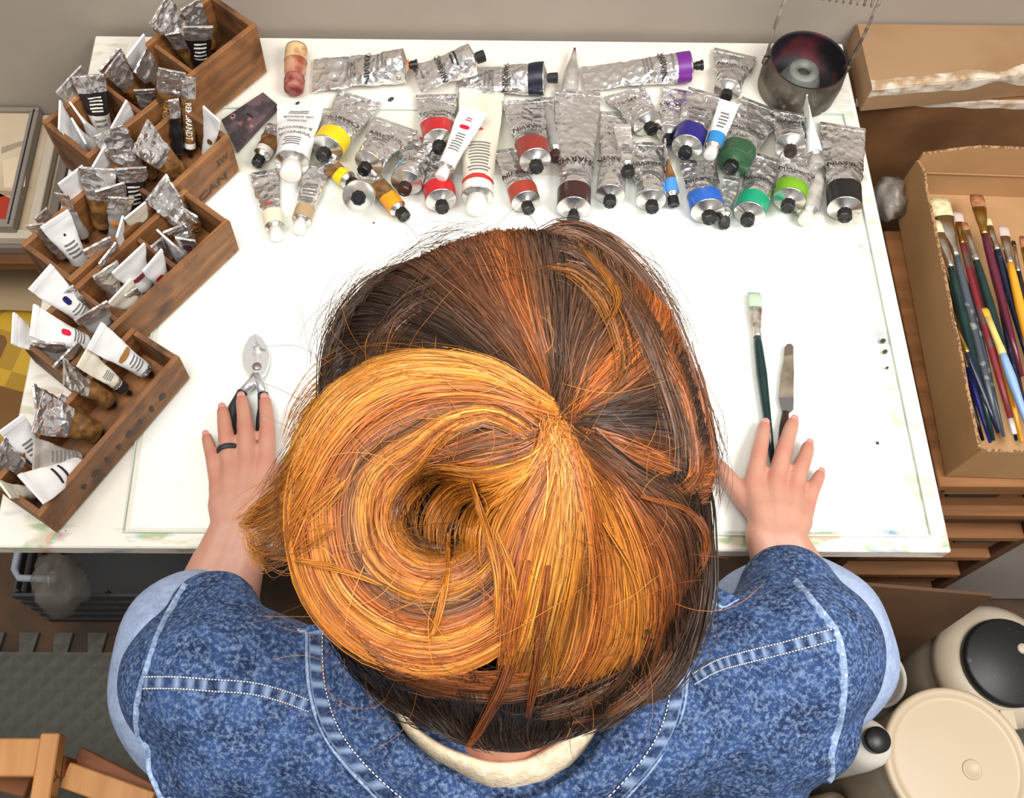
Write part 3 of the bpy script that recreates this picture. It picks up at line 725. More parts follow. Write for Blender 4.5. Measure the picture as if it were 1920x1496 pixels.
BTUBES = [
 # box nearest the wall
 ('silver tube leaning left, topmost in the box by the wall', I((279,41),(322,1),(352,85),.135), 'silver', {}),
 ('silver tube with brown label beside the black-labelled one near the wall', I((339,20),(377,4),(400,95),.125), 'brown', dict(split=.5)),
 ('silver-topped tube with black label and white print, nearest the wall', I((344,57),(399,51),(378,130),.112), 'black', dict(split=.28, lines=[(.32,.75,5,-.8,.8,M_inkw)])),
 ('small tube with copper label beside the black-labelled one near the wall', I((311,68),(341,64),(357,125),.105), 'brown', dict(split=.4)),
 ('white tube pressed against the divider of the box by the wall', I((237,108),(271,70),(272,150),.122), W_, {}),
 ('crumpled silver tube right of the white one by the divider', I((252,133),(279,97),(312,165),.118), 'silver', {}),
 ('tube with crumpled silver top and long brown lettered label', I((297,137),(347,137),(312,262),.150,L=.140), 'brown', dict(split=.33, words=[('REMBRANDT',.68,.55,.006,dict(m=mat('gold_print',(190,150,84),.5),along=True))])),
 ('silver tube with brown label at the middle of the box by the wall', I((197,138),(230,105),(256,185),.122), 'brown', dict(split=.55)),
 ('flat grey tube end behind the brown-labelled one', I((186,131),(228,96),(245,150),.112), 'grey', dict(split=.3)),
 ('white tube with folded silver end near the left corner by the wall', I((106,173),(156,130),(180,225),.122), 'pale', {}),
 ('tube with black and white label and green cap', I((137,152),(195,142),(202,268),.126,L=.115), 'black', dict(split=.24, tb=.6, band=(222,218,208), capm=mat('green_plastic',(18,110,84),.4), lines=[(.28,.55,5,-.8,.8,M_inkw),(.64,.8,2,-.7,.7,M_inkg)])),
 ('thin white tube on edge at the left end of the box by the wall', I((116,194),(112,244),(150,285),.105), W_, {}),
 ('long white tube on edge beside the green-capped one', I((135,197),(160,232),(196,280),.108), W_, {}),
 ('slim white tube with slanted end in the left corner by the wall', I((139,228),(160,268),(190,300),.100), W_, {}),
 ('short white tube leaning right of the green-capped one', I((208,238),(241,195),(262,262),.105), W_, {}),
 # second box
 ('silver tube with forked crumpled end', I((252,174),(291,170),(290,240),.105), 'silver', {}),
 ('slim tube with dark brown lettered label and white end', I((338,153),(366,150),(358,322),.110,L=.13,fat=.36), 'brown', dict(split=.26, tb=.92, band=(226,222,214), words=[('REMBRANDT',.58,.55,.006,dict(m=M_inkw,along=True))])),
 ('white tube with a brown patch in the corner of the stamped box', I((381,206),(412,230),(400,300),.098), W_, dict(marks=[(-.9,-.2,.5,.62,(110,70,50))])),
 ('large crumpled silver tube in the middle of the stamped box', I((170,258),(236,242),(260,335),.128), 'silver', {}),
 ('wide silver tube with brown label leaning in the stamped box', I((249,284),(284,232),(345,335),.115), 'brown', dict(split=.55)),
 ('pale bluish white tube behind the crumpled silver one', I((168,320),(198,281),(228,330),.102), W_, {}),
 ('white tube leaning left with silver crimp, above the brown-labelled bottle-shaped one', I((111,349),(156,314),(165,405),.110), W_, {}),
 ('crumpled grey silver tube with amber brown label', I((149,324),(216,318),(185,435),.112,L=.11), 'brown', dict(split=.5)),
 ('silver-ended tube with black label and white print in the stamped box', I((217,323),(274,315),(256,395),.108), 'black', dict(split=.3, lines=[(.34,.8,5,-.8,.8,M_inkw)])),
 ('short silver tube in front of the black-labelled one', I((180,362),(234,345),(232,405),.100), 'pale', {}),
 ('cream tube with grey print in the third box', I((234,412),(274,382),(296,460),.098), 'cream', dict(lines=LN(.4,.8,4))),
 ('shiny silver tube leaning right at the top of the third box', I((276,379),(316,332),(342,430),.100), 'silver', {}),
 ('thin silver tube on edge against the corner of the third box', I((322,346),(338,372),(372,420),.090), 'silver', {}),
 ('small dark grey tube at the left of the stamped box', I((104,365),(130,372),(150,450),.098), 'grey', dict(split=.35)),
 ('white tube with a black dot and grey label', I((79,431),(130,398),(160,505),.104), W_, dict(marks=[(-.12,.12,.28,.33,(30,28,30))], lines=LN(.45,.8,4))),
 ('flat white tube end poking out at the left corner', I((50,426),(86,424),(112,480),.094), 'pale', {}),
 ('grey tube with an orange ring', I((203,380),(250,370),(212,470),.094,L=.10), 'grey', dict(split=.25, marks=[(-.9,.9,.5,.6,(232,128,34))])),
 ('thin white tube on edge behind the small silver ones', I((219,446),(231,409),(252,500),.096), W_, {}),
 ('silver tube with black label at the divider of the third box', I((157,474),(208,446),(218,530),.092), 'black', dict(split=.45, lines=[(.5,.8,3,-.8,.8,M_inkw)])),
 ('small bright silver tube right of the black-labelled one', I((186,494),(218,457),(236,515),.088), 'silver', {}),
 ('small white-ended silver tube in the third box', I((176,523),(221,492),(222,570),.088), 'pale', {}),
 ('white tube with dark red band in the third box', I((212,515),(272,460),(272,555),.090), W_, dict(marks=[(-.95,.95,.5,.6,(126,44,50))])),
 ('white tube with red patch, close to the long side of the third box', I((269,511),(305,471),(318,556),.086), W_, dict(marks=[(-.1,.85,.45,.62,(196,44,52))])),
 ('fat cream-white tube at the lower side of the third box', I((203,569),(249,527),(270,590),.086), 'cream', {}),
 ('white tube on edge with a black dot leaning on the long side', I((297,434),(326,460),(356,500),.088), W_, dict(marks=[(-.1,.1,.3,.36,(30,28,30))])),
 ('small grey silver tube lying behind the white one on edge', I((307,436),(345,424),(376,452),.076), 'silver', {}),
 ('small silver tube with maroon patch by the long side of the third box', I((330,448),(366,452),(364,486),.080), 'silver', dict(marks=[(-.6,.6,.3,.6,(110,50,50))])),
 ('white tube with navy blue oval mark', I((56,544),(102,502),(178,612),.112,L=.115), W_, dict(marks=[(-.3,.3,.42,.58,(32,32,92))], lines=LN(.66,.9,4))),
 ('short white tube at the left end of the third box', I((30,589),(28,647),(70,640),.085,L=.06), W_, {}),
 ('white tube with bright red oval mark', I((71,574),(61,632),(172,652),.100,L=.085), W_, dict(marks=[(-.32,.32,.46,.62,(206,22,66))], lines=LN(.68,.9,4))),
 ('flat grey tube end below the red-marked tube', I((57,643),(122,647),(112,690),.078,L=.06), 'grey', dict(split=.4)),
 ('lavender grey flat tube beside the navy-marked one', I((141,602),(203,568),(212,640),.088), 'grey', dict(split=.2)),
 ('thin silver tube on edge between the third and fourth boxes', I((99,687),(150,645),(180,690),.082,L=.07), 'silver', {}),
 ('slim black-labelled tube between the two lettered brown ones', I((316,196),(335,190),(336,300),.104), 'black', dict(split=.3)),
 ('brown-labelled tube sunk low behind the wide silver one', I((236,292),(262,270),(300,350),.085), 'brown', dict(split=.3)),
 ('dull grey tube sunk in the left end of the stamped box', I((66,412),(92,394),(140,470),.080), 'grey', dict(split=.4)),
 ('brown-labelled tube sunk in the right corner of the third box', I((342,392),(370,408),(388,440),.072), 'brown', dict(split=.4)),
 ('crumpled silver tube sunk by the long side of the third box', I((284,464),(310,446),(338,494),.074), 'silver', {}),
 ('silver tube sunk below the navy-marked one', I((110,556),(142,540),(184,606),.078), 'silver', {}),
 ('dull grey tube sunk beside the fat cream-white one', I((236,556),(258,542),(284,590),.072), 'grey', dict(split=.4)),
 ('brown-labelled tube sunk under the large brown-labelled one', I((104,772),(120,742),(184,796),.064), 'brown', dict(split=.3)),
 # fourth box
 ('silver tube with brown label in the middle of the front box', I((122,674),(128,727),(236,775),.092,L=.105), 'brown', dict(split=.48)),
 ('white tube with gold stripe and pale printed label', I((166,655),(198,610),(300,715),.105,L=.115), W_, dict(tb=.98, marks=[(-.97,.97,.46,.56,(166,120,60))], words=[('GAMBLIN',.9,1.3,.006,dict(m=M_ink))], lines=LN(.62,.84,4))),
 ('cream tube with black end and lettering in the front box', I((148,690),(170,657),(262,752),.094,L=.105), 'cream', dict(band=(44,44,44), tb=.84, lines=[(.45,.62,5,-.8,.8,M_inkg)], words=[('Gamblin',.72,1.3,.006,dict(m=M_ink))])),
 ('large silver tube with brown grained label in the front box', I((59,808),(93,741),(212,822),.098,L=.11), 'brown', dict(split=.52)),
 ('grey silver tube behind the large brown-labelled one', I((68,722),(69,766),(140,775),.086,L=.09), 'silver', {}),
 ('white tube with printed label at the lower left of the front box', I((3,816),(46,780),(76,880),.094), W_, dict(lines=LN())),
 ('cloudy white tube with grey print in the front box', I((62,880),(76,824),(185,868),.078,L=.095), 'clear', dict(lines=LN(.3,.9,7))),
 ('silver tube with brown label at the left edge of the front box', I((-6,868),(12,822),(66,900),.086,L=.09), 'brown', dict(split=.6)),
 ('white tube with two thin grey stripes leaning over the end of the front box', I((49,886),(77,944),(160,872),.092,L=.09), W_, dict(lines=[(.42,.52,1,-.97,.97,M_ink),(.56,.66,1,-.97,.97,M_ink)])),
 ('crumpled white tube at the end of the front box', I((2,902),(24,934),(80,928),.072,L=.07), 'cream', {}),
]
for i_, (lab_, tb_, st_, kw_) in enumerate(BTUBES):
    tb_.seed = 60 + i_; tb_.cr = {'white': .22, 'cream': .3, 'clear': .2, 'silver': .9, 'pale': .4}.get(st_, .55)
    tb_.sq = 1.15
    paint_tube(lab_, tb_, st_, group='paint tubes standing in the wooden boxes', **kw_)

# ------------------------------------------------------------------ small things on the table
M_tin = mat('stained_tin', (62, 56, 60), 0.55, rgb2=(104, 84, 90), scale=42, mix=(0.45, 0.6), metal=0.2, bump=0.3)
q = [P(*p_, 0.016) for p_ in ((415, 225), (493, 173), (519, 195), (442, 279))]
pt = empty('paint_tin', (q[0] + q[2]) / 2 - Vector((0, 0, 0.016 - GZ)), 'flat dark paint-stained tin lying beside the wooden boxes', 'tin')
cen = sum(q, Vector()) / 4
qq = [cen + (a - cen) * 0.97 for a in q]
b = MB(); b.poly([Vector((a.x, a.y, TZ + GZ + 0.0003)) for a in qq][::-1][::-1], 0.008, (0, 0, 1)); b.build('tin_base', M_tin, pt)
b = MB(); b.poly([Vector((a.x, a.y, TZ + GZ + 0.0086)) for a in q], 0.0035, (0, 0, 1)); b.build('tin_lid', M_tin, pt)
b = MB(); c_ = cen.copy(); c_.z = TZ + GZ + 0.0126
b.bar(c_ + Vector((-.004, .004, 0)), c_ + Vector((.006, -.003, 0)), 0.0012, 0.001); b.build('paint_scratch', M_blackcap, pt)
b = MB()
for k in range(5):
    cc = c_ + Vector((random.uniform(-.025, .02), random.uniform(-.02, .02), 0))
    b.lathe(cc - Vector((0, 0, .0006)), (0, 0, 1), [(0, .004), (.0012, .003)], 7)
b.build('paint_blob', mat('dull_crimson_paint', (92, 40, 44), .5, rgb2=(150, 110, 104), scale=90), pt)

# little bottle of red pigment
d0, d1 = P(556, 88, GZ + .016), P(551, 168, GZ + .016)
ax = (d1 - d0); LL = ax.length; ax.normalize()
pb = empty('pigment_bottle', d0, 'small stained bottle of red pigment lying at the back left', 'bottle')
b = MB(); b.lathe(d0, ax, [(0, .008), (.0005, .013), (.003, .0155), (LL * .45, .0158), (LL * .62, .0150), (LL * .7, .010), (LL * .74, .009)], 24)
b.build('bottle_body', mat('stained_bottle', (196, 150, 120), .3, rgb2=(150, 72, 52), scale=36, mix=(.42, .62)), pb, True)
b = MB(); b.lathe(d0 + ax * .006, ax, [(0, .0161), (LL * .3, .0163)], 24, caps=False); b.build('paper_label', mat('yellowed_label', (214, 184, 132), .6, rgb2=(168, 92, 66), scale=50, mix=(.5, .7)), pb, True)
b = MB(); b.lathe(d0 + ax * (LL * .72), ax, [(0, .0135), (.004, .0148), (LL * .28, .0140), (LL * .31, .011), (LL * .31, .0005)], 14)
b.build('cap', mat('pigment_crusted_cap', (122, 46, 40), .6, rgb2=(168, 104, 92), scale=60, bump=.5), pb, True)

# clear nozzle standing between the tubes at the back
nz = empty('plastic_nozzle', P(1068, 172, GZ), 'cloudy pointed plastic nozzle among the tubes at the back', 'nozzle')
b0 = P(1068, 168, GZ + .012); b1 = P(1077, 96, GZ + .012)
b = MB(); pts_ = [b0 + (b1 - b0) * t + Vector((0, 0, .002 * math.sin(t * 9))) for t in (0, .2, .45, .6, .8, .95)]
b.tube(pts_, [.011, .0118, .0112, .0085, .0045, .0032], 16); b.build('cone', M_clear, nz, True)
b = MB(); b.tube([b0 + (b1 - b0) * .95, b0 + (b1 - b0) * 1.08], [.0022, .0016], 10); b.build('tip', mat('stained_tip', (120, 60, 46), .5), nz, True)

# brush-washing can with wire handle and coil
CH = 0.058
ctop = P(1517, 112, CH); rim = 72 * mpp(ctop)
cb = Vector((ctop.x, ctop.y, TZ + GZ * 0 + 0.0003))
M_can = mat('tarnished_can', (112, 104, 92), 0.42, metal=0.55, rgb2=(70, 62, 54), scale=26, bump=0.25)
M_inner = mat('paint_crusted_inside', (32, 28, 34), 0.6, rgb2=(98, 40, 48), scale=22, mix=(.5, .68))
can = empty('brush_can', cb, 'tarnished metal brush-washing can with wire handle, paint-crusted inside', 'can')
hh = ctop.z - cb.z
b = MB(); b.lathe(cb, (0, 0, 1), [(0, rim * .96), (.002, rim * 1.04), (hh * .5, rim * 1.07), (hh * .9, rim * 1.03), (hh, rim)], 40); b.f.pop(); b.build('can_wall', M_can, can, True)
b = MB(); b.lathe(cb, (0, 0, 1), [(.004, .0005), (.0045, rim * .93), (hh * .5, rim * 1.03), (hh * .9, rim * .99), (hh + .0004, rim * .965), (hh + .0004, rim * 1.0)], 40, caps=False); b.build('inside_wall', M_inner, can, True)
b = MB(); b.lathe(cb + Vector((0, 0, .006)), (0, 0, 1), [(0, rim * .62), (hh * .52, rim * .40), (hh * .56, rim * .38), (hh * .56, rim * .18), (hh * .4, rim * .16)], 24, caps=False)
b.build('inner_cone', mat('grey_sieve', (128, 132, 124), .5, rgb2=(96, 92, 88), scale=30), can, True)
b = MB(); b.lathe(cb + Vector((rim * .0, -rim * .05, .006 + hh * .44)), (0, 0, 1), [(0, rim * .3), (.001, rim * .3)], 20); b.build('sludge', mat('paint_sludge', (66, 60, 56), .5, rgb2=(150, 84, 60), scale=50, mix=(.55, .7)), can, True)
hl, hr = cb + Vector((-rim * 1.05, .01, hh * .8)), cb + Vector((rim * 1.05, -.004, hh * .8))
tl = P(1479, -22, CH + .115); tr = P(1648, 2, CH + .115)
M_wire = mat('rusty_wire', (112, 98, 88), .5, metal=.5, rgb2=(170, 160, 150), scale=80)
for h0_, t0_, o_ in ((hl, tl, -.002), (hr, tr, .002)):
    b = MB(); b.tube([h0_, h0_ + (t0_ - h0_) * .5 + Vector((o_, 0, 0)), t0_], .0022, 8); b.build('handle_wire', M_wire, can, True)
b = MB(); hel = []
for k in range(150):
    t = k / 149; c_ = tl + (tr - tl) * t; a = t * 2 * math.pi * 13
    dv = (tr - tl).normalized(); e1 = dv.cross(Vector((0, 0, 1))).normalized(); e2 = dv.cross(e1)
    hel.append(c_ + (e1 * math.cos(a) + e2 * math.sin(a)) * .0075)
b.tube(hel, .0016, 6); b.build('coil', M_wire, can, True)
for hx in (hl, hr):
    b = MB(); b.lathe(hx + Vector((0, 0, -.006)), (0, 0, 1), [(0, .004), (.012, .004)], 10); b.build('handle_ear', M_can, can, True)

# small flakes on the table
M_flake = mat('dried_paint_flake', (60, 52, 42), .6)
for k, (u, v, r_) in enumerate([(733, 187, .0035), (558, 194, .0025), (701, 418, .0012), (1655, 640, .003), (1659, 660, .0028), (1663, 690, .0018)]):
    c_ = P(u, v, GZ if (v > 209 and u < 1700) else 0.0002)
    b = MB(); b.lathe(c_, (0, 0, 1), [(0, r_ * .7), (r_ * .3, r_), (r_ * .6, r_ * .4)], 6, sx=1.6)
    w_ = ['in the bare space right of the pigment bottle', 'just below the pigment bottle', 'in front of the yellow tubes', 'uppermost of three at the right edge of the glass', 'middle of three at the right edge of the glass', 'lowest of three at the right edge of the glass'][k]
    tag(b.build('paint_flake', M_flake, loc=c_), 'dark flake of dried paint, ' + w_, 'paint flake', 'dried paint flakes on the table')

# pliers under the left hand
M_chrome = mat('worn_chrome', (226, 230, 235), .2, metal=.75, rgb2=(176, 176, 178), scale=60, mix=(.6, .75))
M_grip = mat('dark_rubber_grip', (38, 40, 44), .55)
pl = empty('pliers', P(482, 690, GZ), 'chrome slip-joint pliers held flat under the left hand', 'pliers')
def flat(px, z0, th): return MB().poly([P(u, v, z0) for u, v in px], th, (0, 0, 1))
jaw1 = [(481, 631), (470, 637), (460, 655), (456, 672), (458, 690), (464, 702), (475, 712), (488, 706), (486, 688), (482, 673), (482, 665), (476, 661), (476, 650), (482, 646)]
jaw2 = [(481, 631), (492, 638), (502, 655), (507, 672), (504, 690), (498, 704), (487, 714), (476, 706), (480, 688), (482, 672), (488, 668), (500, 664), (500, 660), (488, 658), (484, 648)]
b = flat(jaw1, GZ + .0006, .0075); b.build('jaw', M_chrome, pl)
b = flat(jaw2, GZ + .0040, .0075); b.build('jaw', M_chrome, pl)
b = MB(); b.lathe(P(482, 688, GZ + .011), (0, 0, 1), [(0, .0055), (.002, .0055), (.003, .004)], 14); b.build('pivot_bolt', mat('worn_steel', (150, 140, 134), .4, metal=.8), pl, True)
for pts_, nm in (([(483, 706), (468, 722), (452, 738)], 0), ([(478, 706), (490, 724), (493, 740)], 1)):
    b = MB(); b.tube([P(u, v, GZ + .0065) for u, v in pts_], [.0078, .0062, .0056], 12); b.build('shank', M_chrome, pl, True)
for pts_ in ([(455, 735), (438, 765), (433, 795), (438, 835)], [(493, 738), (494, 765), (490, 785), (487, 806)]):
    b = MB(); b.tube([P(u, v, GZ + .0072) for u, v in pts_], [.0065, .0068, .0064, .0050], 12); b.build('grip', M_grip, pl, True)

# flat brush and palette knife by the right hand
def paint_brush(label, hp, fp, ep, head_w, z, hm, handle_m, ferr_m, group=None, fr=None, cat='paint brush', tipz=None, tip_m=None, thick=None):
    h_, f_, e_ = P(*hp, z[0]), P(*fp, z[1]), P(*ep, z[2])
    root = empty('paint_brush', e_, label, cat, group)
    d = (f_ - h_); L = d.length; d.normalize()
    x = d.cross(Vector((0, 0, 1))).normalized(); y = x.cross(d)
    w = head_w * mpp(h_) / 2; rf = fr or max(w * .32, .003)
    th = thick if thick else max(min(w * .45, .006), .0025)
    def loft(secs, n=16):
        V, F = [], []
        for (s_, a, b_) in secs:
            c_ = h_ + d * s_
            for k in range(n):
                t = 2 * math.pi * k / n; V.append(c_ + x * a * math.cos(t) + y * b_ * math.sin(t))
        for i in range(len(secs) - 1):
            for k in range(n): F.append((i * n + k, i * n + (k + 1) % n, (i + 1) * n + (k + 1) % n, (i + 1) * n + k))
        F.append(tuple(range(n))[::-1]); F.append(tuple((len(secs) - 1) * n + k for k in range(n)))
        return V, F
    hb = min(L * .36, w * 2.2 + .004)
    V, F = loft([(0, w * .86, th * .4), (hb * .3, w, th * .8), (hb, w * .92, th)]); build('bristles', V, F, hm, root)
    V, F = loft([(hb * .95, w * .95, th * 1.08), (hb + (L - hb) * .45, w * .8 * .7 + rf * .3, th * .6 + rf * .5), (hb + (L - hb) * .8, rf, rf), (hb + (L - hb) * .82, rf * 1.12, rf * 1.12), (hb + (L - hb) * .86, rf, rf), (hb + (L - hb) * .9, rf * 1.1, rf * 1.1), (L, rf, rf)])
    build('ferrule', V, F, ferr_m, root)
    L2 = (e_ - f_).length
    b = MB(); b.tube([f_ - d * .003, f_ + (e_ - f_) * .08, f_ + (e_ - f_) * .3, f_ + (e_ - f_) * .7, e_], [rf * .95, rf * 1.12, rf * 1.35, rf * .95, rf * .6], 12); b.build('handle', handle_m, root, True)
    if tip_m:
        b = MB(); b.tube([f_ + (e_ - f_) * .93, f_ + (e_ - f_) * 1.005], [rf * .82, rf * .75], 12); b.build('handle_tip', tip_m, root, True)
    return root
M_ferr = mat('nickel_ferrule', (216, 214, 208), .22, metal=1.0)
M_gold = mat('brass_ferrule', (202, 170, 100), .3, metal=1.0)
M_cream = mat('cream_bristles', (222, 212, 170), .75, rgb2=(196, 180, 130), scale=120, stretch=(1, 1, 1), bump=.3, bscale=300)
M_dgreen = mat('dark_green_lacquer', (16, 42, 44), .18, rgb2=(24, 52, 50), scale=30)
M_navy = mat('dark_navy_lacquer', (24, 34, 56), .2, rgb2=(60, 72, 88), scale=60, mix=(.6, .75))
M_teal = mat('pale_green_bristles', (176, 196, 172), .7, bump=.3, bscale=300)
paint_brush('flat brush with pale green tip and black-green handle, lying by the right hand', (1414, 549), (1420, 632), (1449, 868), 27, (GZ + .006, GZ + .006, GZ + .006), M_teal, M_dgreen, mat('brown_stained_ferrule', (150, 112, 76), .3, metal=.7, rgb2=(222, 220, 214), scale=60), fr=.0048)
kn = empty('palette_knife', P(1476, 740, GZ), 'stained palette knife lying right of the flat brush', 'palette knife')
M_blade = mat('stained_blade', (150, 138, 120), .45, metal=.45, rgb2=(118, 106, 92), scale=40)
b = flat([(1471, 652), (1475, 646), (1482, 645), (1487, 650), (1488, 700), (1487, 748), (1460, 748), (1464, 700), (1470, 672)], GZ + .003, .0016); b.build('blade', M_blade, kn)
b = flat([(1471, 652), (1475, 646), (1482, 645), (1487, 650), (1486, 664), (1470, 668)], GZ + .0047, .0006); b.build('paint_on_tip', mat('mud_paint', (96, 80, 68), .6), kn)
b = flat([(1460, 747), (1487, 747), (1486, 770), (1474, 780), (1466, 772)], GZ + .0025, .0030); b.build('shoulder', mat('tarnished_steel', (112, 112, 112), .4, metal=.6), kn)
b = MB(); b.tube([P(1473, 772, GZ + .006), P(1470, 800, GZ + .006), P(1466, 860, GZ + .006), P(1462, 900, GZ + .006)], [.004, .0055, .0058, .005], 12); b.build('handle', mat('dark_wood_handle', (58, 34, 28), .4), kn, True)

# ------------------------------------------------------------------ right of the table: cartons, brushes, cabinet
def card(name, rgb, rgb2):
    return mat(name, rgb, .7, rgb2=rgb2, scale=5, bump=.06, bscale=200)
M_card = card('cardboard', (180, 138, 92), (166, 124, 80))
M_card2 = card('cardboard_inside', (186, 146, 102), (172, 132, 90))
M_cedge = mat('corrugated_edge', (110, 80, 52), .8, rgb2=(176, 136, 94), scale=220, mix=(.45, .55))
BR, BB = 0.0, -0.088
NL, FL = P(1840, 838, BR), P(1729, 293, BR)
yv = (FL - NL); yv.z = 0; LB = yv.length; yv.normalize(); xv = Vector((yv.y, -yv.x, 0)); zv = Vector((0, 0, 1))
WB = 0.27
bc = empty('brush_carton', NL + xv * WB / 2 + yv * LB / 2 + zv * (BB - BR), 'open cardboard carton full of paint brushes right of the table', 'carton')
th = .004
def panel(name, o, ax_, ay_, prof, n_, m_, me):
    """corrugated panel: outline in (along, up) pairs, with thickness along n_"""
    b = MB(); b.poly([o + ax_ * a + ay_ * c_ for a, c_ in prof], th, n_); ob = b.build(name, m_, bc)
    return ob
H_ = BR - BB
bo = NL + zv * (-H_)
bo0 = bo
b = MB(); b.poly([bo, bo + xv * WB, bo + xv * WB + yv * LB, bo + yv * LB], th, zv); b.build('carton_floor', M_card2, bc)
def torn(n, L, h, amp, seed):
    out = []
    for k in range(n + 1):
        out.append((L * k / n, h + amp * (noise.noise(Vector((k * .9, seed, 0))) - .2)))
    return out
prof = [(0, 0), (LB, 0)] + [(LB, H_ * .9), (LB - .02, H_)] + torn(14, LB - .03, H_, .004, 3)[::-1]
panel('carton_side', bo, yv, zv, prof, -xv, M_card, None)
b = MB(); tp = torn(14, LB - .03, H_, .004, 3) + [(LB - .02, H_)]
b.tube([bo + yv * a + zv * (c_ + .0002) - xv * .002 for a, c_ in tp], .0021, 6); b.build('torn_edge', M_cedge, bc)
prof = [(-th, 0), (WB, 0), (WB, H_)] + torn(10, WB, H_ * .96, .003, 9)[::-1]
panel('carton_front', bo, xv, zv, prof, -yv, M_card, None)
b = MB(); b.tube([bo + xv * a + zv * (c_ + .0002) - yv * .002 for a, c_ in torn(10, WB, H_ * .96, .003, 9)], .0019, 6); b.build('torn_edge', M_cedge, bc)
prof = [(0, 0), (WB, 0), (WB, H_ * 1.25), (.07, H_ * 1.25), (.05, H_ * 1.2), (.03, H_ * 1.14), (0, H_ * 1.04)]
panel('carton_back', bo + yv * LB, xv, zv, prof, yv, M_card2, None)
b = MB(); b.tube([bo + yv * (LB + .002) + xv * a + zv * c_ for a, c_ in prof[:1:-1][:5]], .0020, 6); b.build('torn_edge', M_cedge, bc)
b = MB(); b.bar(bo + yv * (LB - .002) + zv * H_ * .62 + xv * .005, bo + yv * (LB - .002) + zv * H_ * .62 + xv * WB, .002, .002); b.build('fold_line', M_card, bc)
panel('carton_side', bo + xv * WB, yv, zv, [(0, 0), (LB, 0), (LB, H_), (0, H_)], xv, M_card, None)

M_pink = mat('pinkish_bristles', (200, 176, 168), .75, bump=.3, bscale=300)
M_brn = mat('brown_bristles', (142, 86, 52), .7, rgb2=(170, 116, 70), scale=150, bump=.3, bscale=300)
M_maroon = mat('maroon_lacquer', (92, 34, 52), .2)
M_red = mat('worn_red_lacquer', (150, 52, 62), .35, rgb2=(116, 92, 88), scale=40, mix=(.5, .65))
M_yel = mat('yellow_lacquer', (228, 158, 44), .25)
M_lblue = mat('pale_blue_grip', (132, 164, 204), .4)
M_blk = mat('black_lacquer', (24, 24, 28), .22)
M_blue = mat('cobalt_lacquer', (34, 44, 140), .25)
M_slate = mat('slate_lacquer', (74, 82, 92), .3, rgb2=(150, 148, 140), scale=70, mix=(.6, .7))
GB = 'paint brushes in the carton'
BRU = [
 ('wide flat cream-bristled brush at the top left of the carton', (1758,372),(1793,480),(1872,806),42,M_cream,M_slate,M_ferr,-.030),
 ('narrower flat cream-bristled brush leaning on the carton side', (1752,414),(1783,502),(1862,826),24,M_cream,M_dgreen,M_ferr,-.020),
 ('round brush with pinkish bristles and worn red handle', (1795,398),(1806,458),(1902,812),20,M_pink,M_red,M_gold,-.036),
 ('slim brush with orange-brown tip and dark green handle', (1808,418),(1831,490),(1912,762),13,M_brn,M_dgreen,M_ferr,-.022),
 ('big round brown-haired brush with maroon handle', (1831,366),(1846,440),(1916,705),28,M_brn,M_maroon,M_gold,-.034),
 ('brush with broad silver ferrule right of the maroon one', (1850,408),(1870,470),(1935,700),15,M_cream,M_navy,M_ferr,-.034),
 ('round brush with cream hair and golden yellow handle', (1881,424),(1894,494),(1962,790),20,M_pink,M_yel,M_ferr,-.024),
 ('thin dark brush beside the golden yellow one', (1900,452),(1909,510),(1962,742),8,M_blk,M_blk,M_ferr,-.03),
 ('round brown-haired brush at the right edge of the photo', (1921,444),(1932,520),(1985,760),22,M_brn,M_yel,M_gold,-.034),
 ('brush with yellow tip and pale blue grip on top of the others', (1846,578),(1880,664),(1932,812),14,mat('ochre_bristles',(198,158,42),.7),M_lblue,mat('cream_ferrule',(232,200,120),.35),-.008),
 ('thin wooden-necked brush with dark blue handle by the carton side', (1786,600),(1814,662),(1872,812),7,M_pink,M_navy,M_gold,-.020),
 ('long dark green brush pressed against the carton side', (1754,474),(1768,508),(1866,770),8,M_blk,M_dgreen,M_ferr,-.064),
 ('brush with amber yellow handle near the front of the carton', (1846,560),(1866,620),(1916,828),9,M_brn,M_yel,M_gold,-.038),
 ('brush with cobalt blue handle end in the front corner', (1800,640),(1815,690),(1857,830),8,M_cream,M_blue,M_ferr,-.048),
 ('black-handled brush in the front left corner of the carton', (1788,640),(1802,690),(1843,826),8,M_cream,M_blk,M_ferr,-.046),
 ('grey speckled brush between the dark green ones', (1800,500),(1815,540),(1882,818),8,M_cream,M_slate,M_ferr,-.046),
 ('dark navy brush low at the right of the carton', (1862,520),(1876,570),(1926,800),9,M_blk,M_navy,M_ferr,-.044),
 ('dark green brush under the pale blue grip', (1826,520),(1842,560),(1906,826),9,M_cream,M_dgreen,M_ferr,-.050),
 ('black brush low beside the amber yellow handle', (1880,590),(1892,640),(1934,830),9,M_brn,M_blk,M_ferr,-.050),
]
for (lb, hp, fp, ep, hw, hm_, hd, fm, z) in BRU:
    paint_brush(lb, hp, fp, ep, hw, (z - .004, z, z - .012 if z < -.02 else z - .02), hm_, hd, fm, GB, fr=.0046 if hw > 12 else .0034, tip_m=M_whitecap if 'pinkish' in lb and 'red' in lb else None)

